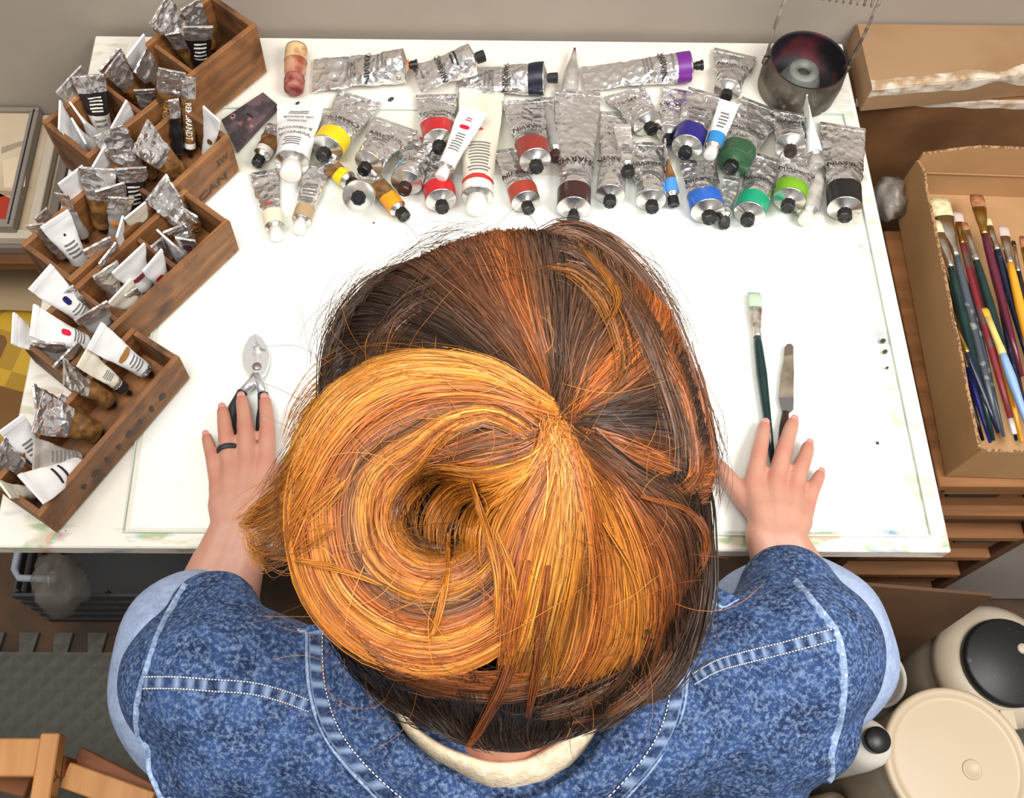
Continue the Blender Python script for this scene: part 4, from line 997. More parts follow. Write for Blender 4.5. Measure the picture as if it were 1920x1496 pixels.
# tape-wrapped cartons behind
M_cart = mat('dark_cardboard', (132, 92, 58), .5, rgb2=(104, 70, 44), scale=7, bump=.12, bscale=50)
M_cartt = mat('pale_cardboard_top', (160, 126, 92), .6, rgb2=(148, 112, 78), scale=6)
M_tape = mat('clear_packing_tape', (226, 214, 196), .12, rgb2=(170, 140, 108), scale=26, mix=(.45, .6), bump=.5, bscale=60)
fy = P(1760, 191, -.02).y; x0 = TW / 2 + .012
lc = empty('lower_carton', (x0 + .25, fy + .1, -.0 + TZ - .36), 'brown taped carton behind the brush carton, lower of two', 'carton')
b = MB(); b.abox((x0, fy, TZ - .36), (x0 + .52, WALLY - .006, TZ - .02)); b.build('carton_body', M_cart, lc)
def tape(name, A_, B_, back, down, out, parent, seed):
    """wrinkled clear tape folded over a carton edge"""
    A_, B_ = Vector(A_), Vector(B_); n = 90; V_, F_ = [], []
    prof_ = [(1, 0), (.5, 0), (.08, .02), (0, .12), (0, .55), (0, 1)]
    for i in range(n):
        c_ = A_ + (B_ - A_) * (i / (n - 1))
        wv = .75 + .5 * noise.noise(Vector((i * .11, seed, 0)))
        for q_, (a_, d_) in enumerate(prof_):
            bump_ = .0006 + .0022 * max(0, noise.noise(Vector((i * .23, q_ * 1.3, seed))) + .25) * (out if q_ not in (0, 5) else 0)
            V_.append(c_ + Vector((0, back * a_ * wv - (bump_ if d_ > 0 else 0), -down * d_ * wv + (bump_ if a_ > 0.05 else 0))))
    for i in range(n - 1):
        for q_ in range(5): F_.append((i * 6 + q_, i * 6 + q_ + 1, (i + 1) * 6 + q_ + 1, (i + 1) * 6 + q_))
    return build(name, V_, F_, M_tape, parent, False)
tape('tape_strip', (x0, fy, TZ - .0205), (x0 + .52, fy, TZ - .0205), .006, .014, .35, lc, 3)
uc = empty('upper_carton', (x0 + .25, fy + .1, TZ - .0195), 'pale-topped taped carton lid against the wall, upper of two', 'carton')
f0, f1 = P(1606, 166, .03), P(1930, 120, .03)
zt = TZ + .03
V = [(x0, f0.y, TZ - .016), (x0 + .52, f1.y + .02, TZ - .018), (x0 + .52, WALLY - .004, TZ - .016), (x0, WALLY - .004, TZ - .016)]
V += [(a, c_, zt) for a, c_, _ in V]
b = MB(); b.add(V, [(3, 2, 1, 0), (4, 5, 6, 7), (0, 1, 5, 4), (1, 2, 6, 5), (2, 3, 7, 6), (3, 0, 4, 7)]); b.build('carton_body', M_cartt, uc)
tape('tape_strip', V[4], V[5], .02, .024, 1.0, uc, 8)
b = MB(); b.abox((x0 + .24, f0.y + .05, zt), (x0 + .38, f0.y + .11, zt + .0005)); b.build('brown_tape', mat('brown_paper_tape', (176, 130, 84), .5), uc)

# crumpled plastic wedged between table and brush carton
c_ = P(1668, 372, -.07)
V, F = [], []
for i in range(13):
    for k in range(20):
        ph, t = math.pi * i / 12, 2 * math.pi * k / 20
        r_ = .034 * (1 + .35 * noise.noise(Vector((math.sin(ph) * math.cos(t) * 2.2, math.sin(ph) * math.sin(t) * 2.2, math.cos(ph) * 2.2))))
        V.append(c_ + Vector((r_ * math.sin(ph) * math.cos(t) * .62, r_ * math.sin(ph) * math.sin(t), r_ * math.cos(ph) * .8)))
for i in range(12):
    for k in range(20): F.append((i * 20 + k, i * 20 + (k + 1) % 20, (i + 1) * 20 + (k + 1) % 20, (i + 1) * 20 + k))
M_bag = mat('crumpled_clear_plastic', (176, 168, 160), .18, rgb2=(120, 108, 98), scale=30, bump=.7, bscale=50, alpha=.6)
tag(build('plastic_wrap', V, F, M_bag, loc=c_), 'crumpled clear plastic wedged between the table and the brush carton', 'plastic wrap')

# wooden drawer cabinet that carries the brush carton
M_cab = wood('cabinet_wood', (112, 70, 36), (152, 102, 58), .55, 6, 0)
M_cabd = wood('cabinet_wood_dark', (70, 42, 24), (104, 66, 38), .6, 6, 0)
cy0 = bo.y - .012; cx0 = .600; cx1 = .850; ct = TZ + BB - .0045
cb_ = empty('drawer_cabinet', (cx0 + .18, cy0 + .2, 0.013), 'dark wooden drawer cabinet under the brush carton', 'cabinet')
cy1 = FL.y - .06
b = MB(); b.abox((cx0, cy0 - .004, ct - .018), (cx1, cy1, ct)); b.build('cabinet_top', M_cab, cb_)
for xx in (cx0, cx1 - .02):
    b = MB(); b.abox((xx, cy0 + .002, .0125), (xx + .02, cy1, ct - .0185)); b.build('side_panel', M_cabd, cb_)
b = MB(); b.abox((cx0 + .02, cy1 - .01, .013), (cx1 - .02, cy1, ct - .0185)); b.build('back_panel', M_cabd, cb_)
zz = ct - .019; k = 0
while zz > .16:
    b = MB(); b.abox((cx0 + .0203, cy0 - .002, zz - .018), (cx1 - .0203, cy0 + .05, zz)); b.build('rail', M_cab, cb_)
    z1 = zz - .0185; z0_ = z1 - .082
    b = MB(); b.abox((cx0 + .023, cy0 + .012 + (k % 2) * .008, z0_), (cx1 - .023, cy0 + .03, z1 - .014)); dr = b.build('drawer_front', M_cabd if k % 2 else M_cab, cb_)
    for fx in (.3, .72):
        xx = cx0 + (cx1 - cx0) * fx
        b = MB(); b.abox((xx - .035, cy0 + .005 + (k % 2) * .008, z1 - .03), (xx + .035, cy0 + .0118 + (k % 2) * .008, z1 - .018)); b.build('handle_slot', M_blackcap, dr)
    zz = z0_ - .002; k += 1
b = MB(); b.abox((cx0 + .0203, cy0, .013), (cx1 - .0203, cy0 + .03, zz - .001)); b.build('plinth', M_cabd, cb_)
# leaning cardboard sheet
a0, a1 = P(1552, 1092, -.30), P(1862, 1118, -.30)
g0, g1 = Vector((a0.x, a0.y - .035, .0128)), Vector((a1.x, a1.y - .035, .0128))
nrm = (a1 - a0).cross(g0 - a0).normalized()
b = MB(); b.poly([a0, a1, g1, g0], .005, nrm); tag(b.build('cardboard_sheet', mat('brown_kraft_board', (104, 72, 46), .7, rgb2=(92, 62, 40), scale=6), loc=(g0 + g1) / 2), 'brown cardboard sheet leaning against the drawer cabinet', 'cardboard')

# ------------------------------------------------------------------ plastic containers on the floor, right
M_jug = mat('ivory_plastic', (206, 192, 170), .38, rgb2=(194, 178, 154), scale=8)
M_lidw = mat('cream_lid_plastic', (204, 184, 156), .42)
FZ = 0.0127
def at_floor(u, v, ztop): p_ = P(u, v, ztop - TZ); return Vector((p_.x, p_.y, FZ))
ZJ = .26
jc = at_floor(1893, 1240, ZJ); 
jug = empty('plastic_jug', jc, 'large ivory plastic jug with black screw lid', 'jug')
b = MB(); b.lathe(jc, (0, 0, 1), [(0, .088), (.006, .097), (.13, .100), (.155, .097), (.168, .090), (.176, .092), (.194, .099), (.210, .097), (.221, .086), (.228, .074), (.230, .064)], 44); b.build('jug_body', M_jug, jug, True)
b = MB(); b.lathe(jc + Vector((0, 0, .2265)), (0, 0, 1), [(0, .0685), (.010, .0695), (.018, .0685), (.021, .064), (.021, .0005)], 40); b.build('lid', mat('scuffed_black_lid', (28, 28, 29), .45, rgb2=(90, 88, 84), scale=70, mix=(.66, .75)), jug, True)
b = MB(); b.tube([jc + Vector((-.098 * math.cos(.5 + .06 * k), -.098 * math.sin(.5), .05 + .025 * k)) for k in range(5)], [.008, .012, .012, .011, .008], 10); b.build('grip_bulge', M_jug, jug, True)
b = MB(); b.lathe(jc + Vector((.025, .02, .2473)), (0, 0, 1), [(0, .009), (.003, .008), (.004, .003)], 12); b.build('lid_blob', M_jug, jug, True)
ZB = .36
kc = at_floor(1796, 1428, ZB)
bk = empty('plastic_bucket', kc, 'ivory plastic bucket with closed cream lid at the lower right', 'bucket')
b = MB(); b.lathe(kc, (0, 0, 1), [(0, .076), (.004, .082), (.29, .094), (.325, .096), (.33, .099), (.34, .099)], 48); b.build('bucket_body', M_jug, bk, True)
b = MB(); b.lathe(kc + Vector((0, 0, .3335)), (0, 0, 1), [(0, .1010), (.004, .1030), (.012, .1030), (.0145, .100), (.0145, .093), (.010, .090), (.009, .088), (.0095, .084), (.0095, .0005)], 56); b.build('lid', M_lidw, bk, True)
b = MB(); b.lathe(kc + Vector((.02, -.01, .3430)), (0, 0, 1), [(0, .014), (.0014, .013), (.0014, .011), (.0006, .010), (.0006, .0004)], 20); b.build('lid_boss', M_lidw, bk, True)
b = MB(); b.abox((kc.x + .078, kc.y + .045, kc.z + .336), (kc.x + .098, kc.y + .072, kc.z + .345)); b.build('lid_tab', M_lidw, bk)
ZS = .44
sc_ = at_floor(1648, 1386, ZS)
sb = empty('plastic_bottle', sc_, 'white bottle with round black cap below the right sleeve', 'bottle')
b = MB(); b.lathe(sc_, (0, 0, 1), [(0, .032), (.003, .036), (.35, .036), (.385, .034), (.402, .027), (.409, .018), (.412, .016)], 30); b.build('bottle_body', mat('glossy_white_plastic', (232, 226, 214), .22), sb, True)
b = MB(); b.lathe(sc_ + Vector((0, 0, .4105)), (0, 0, 1), [(0, .0175), (.014, .0175), (.016, .016), (.016, .0005)], 24); b.build('cap', M_blackcap, sb, True)
pc = at_floor(1640, 1266, .30)
cu = empty('plastic_tub', pc, 'grey-white plastic tub half hidden behind the right cuff', 'tub')
b = MB(); b.lathe(pc, (0, 0, 1), [(0, .036), (.003, .040), (.275, .046), (.28, .049), (.287, .049), (.287, .045), (.28, .044), (.02, .036), (.018, .0005)], 36); b.build('tub_body', mat('greyish_plastic', (196, 188, 178), .4), cu, True)
b = MB(); b.lathe(pc + Vector((0, 0, .268)), (0, 0, 1), [(0, .0475), (.003, .0485), (.006, .0475)], 36, caps=False); b.build('tub_rim', M_jug, cu, True)
wc = at_floor(1584, 1506, .17)
wb = empty('squeeze_bottle', wc, 'pale bottle at the bottom edge beside the jacket', 'bottle')
b = MB(); b.lathe(wc, (0, 0, 1), [(0, .018), (.003, .020), (.11, .021), (.13, .016), (.138, .010), (.15, .008)], 24); b.build('bottle_body', M_lidw, wb, True)
b = MB(); b.lathe(wc + Vector((0, 0, .148)), (0, 0, 1), [(0, .0085), (.012, .007), (.02, .003)], 14); b.build('nozzle', M_whitecap, wb, True)
# grey storage box right of the cabinet
gb_ = empty('storage_box', (cx1 + .13, cy0 + .15, .013), 'grey plastic storage box at the right edge behind the jug', 'storage box')
M_gb = mat('warm_grey_plastic', (168, 160, 154), .45)
b = MB(); b.abox((cx1 + .008, cy0 + .012, .013), (cx1 + .26, cy0 + .30, .38)); b.build('box_body', M_gb, gb_)
b = MB(); b.abox((cx1 + .004, cy0 + .006, .3802), (cx1 + .265, cy0 + .306, .402)); b.build('box_lid', M_gb, gb_)

# ------------------------------------------------------------------ left of the table: pictures, shelf, checked bag
fz = -.165
pc0 = P(0, 228, fz)
y1 = WALLY - .004; xr = P(68, 226, fz).x; yb = P(20, 424, fz).y
M_frg = mat('grey_picture_frame', (142, 132, 122), .5); M_cnv = mat('cream_canvas', (214, 196, 168), .6, rgb2=(198, 176, 146), scale=7)
def picture(label, dx, dz, x_left, fm, canvas_m, wfr, deco=False):
    x1_, z_ = xr + dx, TZ + fz + dz
    ybb = yb - dx * .3
    root = empty('framed_picture', ((x_left + x1_) / 2, (y1 + ybb) / 2, z_ - .018), label, 'picture', 'framed pictures stacked left of the table')
    for nm, lo, hi in (('frame_rail', (x_left, ybb, z_ - .018), (x1_, ybb + wfr, z_)), ('frame_rail', (x_left, y1 - wfr * .5, z_ - .018), (x1_, y1, z_)),
                       ('frame_rail', (x1_ - wfr, ybb + wfr + .0002, z_ - .018), (x1_, y1 - wfr * .5 - .0002, z_)), ('frame_rail', (x_left, ybb + wfr + .0002, z_ - .018), (x_left + wfr, y1 - wfr * .5 - .0002, z_))):
        b = MB(); b.abox(lo, hi); b.build(nm, fm, root)
    b = MB(); b.abox((x_left + wfr + .0003, ybb + wfr + .0004, z_ - .012), (x1_ - wfr - .0003, y1 - wfr * .5 - .0004, z_ - .006)); b.build('canvas', canvas_m, root)
    if deco:
        cz = z_ - .0058
        for pxs, m_ in ((((-5, 358), (14, 366), (32, 386), (20, 402), (-5, 418)), mat('red_painted_shape', (168, 50, 28), .5)),
                        (((3, 296), (38, 288), (50, 280), (44, 346), (5, 348)), mat('pale_painted_shape', (226, 206, 176), .5)),
                        (((0, 272), (52, 256), (54, 262), (0, 284)), mat('grey_painted_line', (168, 152, 132), .5)),
                        (((-5, 352), (30, 356), (40, 366), (10, 362), (-5, 366)), mat('taupe_painted_shape', (160, 138, 114), .5))):
            b = MB(); b.poly([Vector((P(u, v, fz).x, P(u, v, fz).y, cz)) for u, v in pxs], .0004, (0, 0, 1)); b.build('painted_shape', m_, root)
        b = MB(); b.abox((x1_ - wfr * .62, ybb + .004, z_), (x1_ - wfr * .45, y1 - .004, z_ + .0006)); b.build('dark_inlay', mat('navy_inlay', (30, 28, 46), .5), root)
    return root
xl = xr - .24
picture('grey-framed picture with a red shape on cream, top of the stack', 0, 0, xl, M_frg, M_cnv, .014, True)
picture('cream-framed picture under the one with the red shape', .028, -.0185, xl, mat('cream_picture_frame', (206, 194, 174), .5), M_cnv, .016)
picture('grey-edged picture at the bottom of the stack', .046, -.037, xl, mat('taupe_picture_frame', (128, 118, 108), .5), M_cnv, .014)
# shelf unit that carries the pictures
M_sh = wood('shelf_wood', (104, 66, 36), (138, 92, 54), .6, 6, 0)
zs = TZ + fz - .0557
sh = empty('side_shelf', (xl + .14, (y1 + yb) / 2, .0), 'brown wooden shelf unit under the stacked pictures', 'shelf')
sy0 = yb - .03; sx1 = min(xr + .05, -TW / 2 - .004)
b = MB(); b.abox((xl - .05, sy0, zs - .02), (sx1, y1, zs)); b.build('shelf_board', M_sh, sh)
b = MB(); b.abox((xl - .05, sy0 - .02, zs - .16), (sx1, y1, zs - .14)); b.build('shelf_board', mat('cream_board', (196, 170, 132), .6), sh)
for xx in (xl - .05, sx1 - .02):
    b = MB(); b.abox((xx, sy0 + .02, .0), (xx + .02, y1, zs - .0205)); b.build('side_panel', M_sh, sh)
b = MB(); b.abox((xl - .029, sy0 + .03, .001), (sx1 - .0205, y1 - .002, zs - .1605)); b.build('lower_box', M_sh, sh)
# yellow checked bag
def check_mat():
    m = bpy.data.materials.new('yellow_checked_fabric'); m.use_nodes = True; nt = m.node_tree; bs = nt.nodes['Principled BSDF']; bs.inputs['Roughness'].default_value = .7
    tc = nt.nodes.new('ShaderNodeTexCoord'); mp = nt.nodes.new('ShaderNodeMapping'); mp.inputs['Rotation'].default_value = (0, 0, .3)
    nt.links.new(tc.outputs['Object'], mp.inputs[0])
    c1 = nt.nodes.new('ShaderNodeTexChecker'); c1.inputs['Scale'].default_value = 17; c1.inputs[1].default_value = lin((206, 164, 44)); c1.inputs[2].default_value = lin((176, 136, 40))
    c2 = nt.nodes.new('ShaderNodeTexChecker'); c2.inputs['Scale'].default_value = 5.7; c2.inputs[1].default_value = (1, 1, 1, 1); c2.inputs[2].default_value = (0, 0, 0, 1)
    v = nt.nodes.new('ShaderNodeTexVoronoi'); v.distance = 'CHEBYCHEV'; v.inputs['Scale'].default_value = 13; v.inputs['Randomness'].default_value = .25
    nt.links.new(mp.outputs[0], c1.inputs[0]); nt.links.new(mp.outputs[0], v.inputs['Vector'])
    g = nt.nodes.new('ShaderNodeSeparateColor'); nt.links.new(v.outputs['Color'], g.inputs[0])
    lt = nt.nodes.new('ShaderNodeMath'); lt.operation = 'LESS_THAN'; lt.inputs[1].default_value = .28; nt.links.new(g.outputs[0], lt.inputs[0])
    mx = nt.nodes.new('ShaderNodeMix'); mx.data_type = 'RGBA'; nt.links.new(lt.outputs[0], mx.inputs[0]); nt.links.new(c1.outputs[0], mx.inputs[6]); mx.inputs[7].default_value = lin((138, 126, 116))
    gt = nt.nodes.new('ShaderNodeMath'); gt.operation = 'GREATER_THAN'; gt.inputs[1].default_value = .78; nt.links.new(g.outputs[1], gt.inputs[0])
    mx2 = nt.nodes.new('ShaderNodeMix'); mx2.data_type = 'RGBA'; nt.links.new(gt.outputs[0], mx2.inputs[0]); nt.links.new(mx.outputs[2], mx2.inputs[6]); mx2.inputs[7].default_value = lin((122, 84, 38))
    nt.links.new(mx2.outputs[2], bs.inputs['Base Color'])
    return m
yz = -.30
ya, yb2 = .488, .262
yx1 = -TW / 2 - .012
V, F = [], []
nx, ny = 10, 16
for j in range(ny + 1):
    for i in range(nx + 1):
        x_ = yx1 - .30 + .30 * i / nx; y_ = yb2 + (ya - yb2) * j / ny
        e_ = min(1, min(i, nx - i) / 1.2) * min(1, min(j, ny - j) / 1.2)
        V.append((x_, y_, TZ + yz - .015 * (1 - e_) + .012 * noise.noise(Vector((x_ * 9, y_ * 9, 1)))))
for j in range(ny):
    for i in range(nx): q_ = j * (nx + 1) + i; F.append((q_, q_ + 1, q_ + nx + 2, q_ + nx + 1))
ring = [i for i in range(nx + 1)] + [(j * (nx + 1) + nx) for j in range(1, ny + 1)] + [ny * (nx + 1) + i for i in range(nx - 1, -1, -1)] + [j * (nx + 1) for j in range(ny - 1, 0, -1)]
n0 = len(V)
for r_ in ring: V.append((V[r_][0], V[r_][1], .0005))
for k in range(len(ring)): F.append((ring[k], n0 + k, n0 + (k + 1) % len(ring), ring[(k + 1) % len(ring)]))
F.append(tuple(n0 + k for k in range(len(ring)))[::-1])
yg = empty('checked_bag', (yx1 - .15, (ya + yb2) / 2, 0), 'yellow checked bag with grey squares standing left of the table', 'bag')
build('bag_body', V, F, check_mat(), yg)
b = MB(); b.tube([(yx1 - .10 + .01 * k, yb2 + (ya - yb2) * (.35 + .1 * math.sin(k * .8)), TZ + yz + .012 + .010 * math.sin(k * .5)) for k in range(7)], .006, 8); b.build('handle', mat('brown_webbing', (116, 80, 40), .7), yg, True)

# ------------------------------------------------------------------ under the table on the left: crate, plastic bag
M_crate = mat('black_crate_plastic', (52, 52, 54), .5)
c0, c1_ = P(95, 1166, -TZ + .0005), P(420, 1166, -TZ + .0005)
cr = empty('plastic_crate', ((c0.x + c1_.x) / 2, c0.y + .07, .0005), 'black ribbed plastic crate under the table on the left', 'crate')
X0, X1, Y0, Y1, HC = c0.x, c1_.x, c0.y, c0.y + .155, .20
for k in range(5):
    z_ = .001 + k * .042
    for nm, lo, hi in (('rib', (X0, Y0, z_), (X1, Y0 + .006, z_ + .022)), ('rib', (X0, Y1 - .006, z_), (X1, Y1, z_ + .022)), ('rib', (X0, Y0 + .0062, z_), (X0 + .006, Y1 - .0062, z_ + .022)), ('rib', (X1 - .006, Y0 + .0062, z_), (X1, Y1 - .0062, z_ + .022))):
        b = MB(); b.abox(lo, hi); b.build(nm, M_crate, cr)
for fx in (0, .25, .5, .75, 1):
    xx = X0 + .008 + (X1 - X0 - .022) * fx
    b = MB(); b.abox((xx, Y0 + .0063, .001), (xx + .006, Y0 + .010, HC)); b.build('upright', M_crate, cr)
b = MB(); b.abox((X0 + .007, Y0 + .011, .002), (X1 - .007, Y1 - .007, .006)); b.build('crate_floor', M_crate, cr)
hc_ = P(52, 1068, -TZ + .23)
b = MB(); b.tube([hc_ + Vector(p_) for p_ in ((.03, .06, 0), (-.012, .055, 0), (-.022, .04, 0), (-.022, .0, 0), (-.012, -.014, 0), (.05, -.016, 0))], .006, 10)
hd = b.build('handle', mat('grey_handle_plastic', (150, 160, 172), .45), cr, True)
bgc = P(112, 1098, -TZ + .292)
V, F = [], []
for i in range(15):
    for k in range(22):
        ph, t = math.pi * i / 14, 2 * math.pi * k / 22
        dr_ = Vector((math.sin(ph) * math.cos(t), math.sin(ph) * math.sin(t), math.cos(ph)))
        r_ = .052 * (1 + .3 * noise.noise(dr_ * 2.1 + Vector((3, 0, 0))))
        V.append(bgc + Vector((dr_.x * r_ * .8, dr_.y * r_ * .9, dr_.z * r_ * 1.2)))
for i in range(14):
    for k in range(22): F.append((i * 22 + k, i * 22 + (k + 1) % 22, (i + 1) * 22 + (k + 1) % 22, (i + 1) * 22 + k))
M_bag2 = mat('milky_plastic_bag', (140, 134, 126), .3, rgb2=(110, 104, 96), scale=14, bump=.6, bscale=30, alpha=.42)
tag(build('plastic_bag', V, F, M_bag2, loc=bgc - Vector((0, 0, .06))), 'milky translucent plastic bag hanging over the black crate', 'bag')

# ------------------------------------------------------------------ wooden stool, lower left corner
M_pine = wood('orange_pine', (196, 132, 72), (220, 160, 98), .5, 5, 1)
M_pined = wood('dark_pine', (120, 66, 28), (150, 88, 42), .55, 5, 0)
sz = -.33
s0 = P(94, 1374, sz)
st = empty('wooden_stool', (s0.x - .1, s0.y - .12, FZ), 'orange pine stool frame with carved letters at the lower left', 'stool')
wbm = 36 * mpp(s0)
zt_ = TZ + sz
b = MB(); b.abox((s0.x - wbm / 2, s0.y - .30, zt_ - .03), (s0.x + wbm / 2, s0.y, zt_)); beam = b.build('top_rail', M_pine, st)
b = MB(); b.abox((s0.x - .30, s0.y - .055, zt_ - .034), (s0.x - wbm / 2 - .0004, s0.y - .006, zt_ - .006)); b.build('cross_rail', M_pine, st)
for (xx, yy) in ((s0.x, s0.y - .04), (s0.x - .28, s0.y - .04), (s0.x, s0.y - .27), (s0.x - .28, s0.y - .27)):
    b = MB(); b.abox((xx - .014, yy - .014, FZ + .0002), (xx + .014, yy + .014, zt_ - .0345)); b.build('leg', M_pined, st)
e0, e1 = P(112, 1452, sz - .05), P(285, 1510, sz - .05)
b = MB(); b.bar(Vector((s0.x + .012, e0.y, zt_ - .055)), e1, .034, .02); b.build('brace', M_pine, st)
e0, e1 = P(114, 1420, sz - .09), P(285, 1492, sz - .09)
b = MB(); b.bar(Vector((s0.x + .012, e0.y, zt_ - .095)), e1, .03, .02); b.build('brace', M_pined, st)
b = MB(); b.bar(P(-20, 1440, sz - .1), P(62, 1462, sz - .1), .05, .02); b.build('brace', M_pined, st)
M_carve = mat('carved_letters', (120, 80, 44), .7)
for k, ch in enumerate('YEH'):
    lettering('carved_letter', ch, (s0.x + wbm / 2, s0.y - .055 - .03 * k, zt_ - .026), (0, 1, 0), (0, 0, 1), .020, M_carve, st, lift=.0003)

# ------------------------------------------------------------------ the person
def capsule(mb, pts, rad, n=18):
    """closed tapered chain through points, one watertight piece per segment"""
    pts = [Vector(p_) for p_ in pts]
    for i in range(len(pts) - 1):
        a, b_ = pts[i], pts[i + 1]; ra, rb = rad[i], rad[i + 1]
        d = (b_ - a); L = d.length
        if L < 1e-6: continue
        d.normalize()
        prof = []
        for k in range(7):
            t = math.pi / 2 * k / 6
            prof.append((-ra * math.cos(t), max(ra * math.sin(t), 1e-5)))
        for k in range(1, 7):
            t = math.pi / 2 * k / 6
            prof.append((L + rb * math.sin(t), max(rb * math.cos(t), 1e-5)))
        mb.lathe(a, d, prof, n)

def ellipsoid(mb, c, ax, ay, az, nu=28, nv=20):
    c = Vector(c); V, F = [], []
    for i in range(nv + 1):
        ph = math.pi * min(max(i / nv, .003), .997)
        for k in range(nu):
            t = 2 * math.pi * k / nu
            V.append(c + Vector(ax) * (math.sin(ph) * math.cos(t)) + Vector(ay) * (math.sin(ph) * math.sin(t)) + Vector(az) * math.cos(ph))
    for i in range(nv):
        for k in range(nu): F.append((i * nu + k, (i + 1) * nu + k, (i + 1) * nu + (k + 1) % nu, i * nu + (k + 1) % nu))
    F.append(tuple(range(nu))); F.append(tuple(nv * nu + k for k in range(nu))[::-1])
    mb.add(V, F)

def fuse(mb, voxel, smooth_it, disp=None):
    """join overlapping closed pieces into one continuous skin: (verts, faces)"""
    me = bpy.data.meshes.new('fuse'); me.from_pydata([tuple(v) for v in mb.v], [], mb.f)
    bm = bmesh.new(); bm.from_mesh(me); bmesh.ops.recalc_face_normals(bm, faces=bm.faces); bm.to_mesh(me); bm.free()
    o = bpy.data.objects.new('fuse', me); COL.objects.link(o)
    r = o.modifiers.new('r', 'REMESH'); r.mode = 'VOXEL'; r.voxel_size = voxel
    s = o.modifiers.new('s', 'SMOOTH'); s.factor = .5; s.iterations = smooth_it
    dg = bpy.context.evaluated_depsgraph_get()
    m2 = bpy.data.meshes.new_from_object(o.evaluated_get(dg))
    V = np.empty(len(m2.vertices) * 3); m2.vertices.foreach_get('co', V); V = V.reshape(-1, 3)
    F = [tuple(p_.vertices) for p_ in m2.polygons]
    bpy.data.objects.remove(o); bpy.data.meshes.remove(me); bpy.data.meshes.remove(m2)
    return V, F

def skin_mat():
    m = bpy.data.materials.new('skin'); m.use_nodes = True; nt = m.node_tree; bs = nt.nodes['Principled BSDF']
    bs.inputs['Roughness'].default_value = .48
    bs.inputs['Subsurface Weight'].default_value = .12; bs.inputs['Subsurface Radius'].default_value = (.010, .004, .002)
    bs.inputs['Subsurface Scale'].default_value = .6
    at = nt.nodes.new('ShaderNodeAttribute'); at.attribute_name = 'blush'
    tc = nt.nodes.new('ShaderNodeTexCoord'); n = nt.nodes.new('ShaderNodeTexNoise'); n.inputs['Scale'].default_value = 45; n.inputs['Detail'].default_value = 4
    nt.links.new(tc.outputs['Object'], n.inputs['Vector'])
    mx0 = nt.nodes.new('ShaderNodeMix'); mx0.data_type = 'RGBA'; mx0.inputs[6].default_value = lin((198, 148, 127)); mx0.inputs[7].default_value = lin((188, 133, 111))
    nt.links.new(n.outputs['Fac'], mx0.inputs[0])
    mx = nt.nodes.new('ShaderNodeMix'); mx.data_type = 'RGBA'; mx.inputs[7].default_value = lin((190, 108, 94))
    nt.links.new(mx0.outputs[2], mx.inputs[6]); nt.links.new(at.outputs['Fac'], mx.inputs[0]); nt.links.new(mx.outputs[2], bs.inputs['Base Color'])
    n2 = nt.nodes.new('ShaderNodeTexNoise'); n2.inputs['Scale'].default_value = 260; n2.inputs['Detail'].default_value = 3
    nt.links.new(tc.outputs['Object'], n2.inputs['Vector'])
    bp = nt.nodes.new('ShaderNodeBump'); bp.inputs['Strength'].default_value = .18; bp.inputs['Distance'].default_value = .001
    nt.links.new(n2.outputs['Fac'], bp.inputs['Height']); nt.links.new(bp.outputs[0], bs.inputs['Normal'])
    return m
M_skin = skin_mat()

NB = PA(945, 1450, .86)                                     # base of the neck
SHL, SHR = PA(405, 1275, .875), PA(1490, 1235, .875)       # shoulder joints
HEAD = PA(965, 880, .70)
ELL, ELR = P(372, 1255, -.035), P(1540, 1250, -.035)
person = empty('person', (NB.x, NB.y - .05, TZ - .30), 'person with orange hair bun in blue denim jacket, hands flat on the table', 'person')

HANDS = {
 'L': dict(index=[(500, 868), (502, 812), (500, 776), (497, 752)], middle=[(464, 868), (461, 808), (457, 770), (454, 750)], ring=[(432, 880), (424, 820), (420, 786), (418, 770)],
           pinky=[(408, 908), (398, 856), (391, 832), (388, 820)], thumb=[(487, 965), (512, 935), (522, 905), (522, 884)], wrist=[(424, 986), (450, 990), (476, 988)], el=ELL, z=.009),
 'R': dict(index=[(1412, 908), (1423, 852), (1430, 818), (1433, 799)], middle=[(1454, 905), (1468, 850), (1480, 812), (1486, 793)], ring=[(1488, 920), (1503, 872), (1512, 850), (1515, 837)],
           pinky=[(1512, 950), (1525, 914), (1534, 898), (1537, 889)], thumb=[(1428, 972), (1396, 936), (1366, 897), (1346, 872)], wrist=[(1426, 1004), (1453, 1008), (1481, 1006)], el=ELR, z=.004),
}
RADS = dict(index=(.0112, .0100, .0090, .0078), middle=(.0112, .0103, .0093, .0080), ring=(.0108, .0098, .0088, .0076), pinky=(.0098, .0086, .0076, .0068), thumb=(.0140, .0125, .0106, .0088))
ZF = dict(index=(.026, .021, .014, .0095), middle=(.027, .022, .014, .0098), ring=(.025, .020, .013, .0092), pinky=(.021, .016, .011, .0082), thumb=(.022, .017, .013, .0105))
bodyb = MB()
blush_pts = []; FING = {}
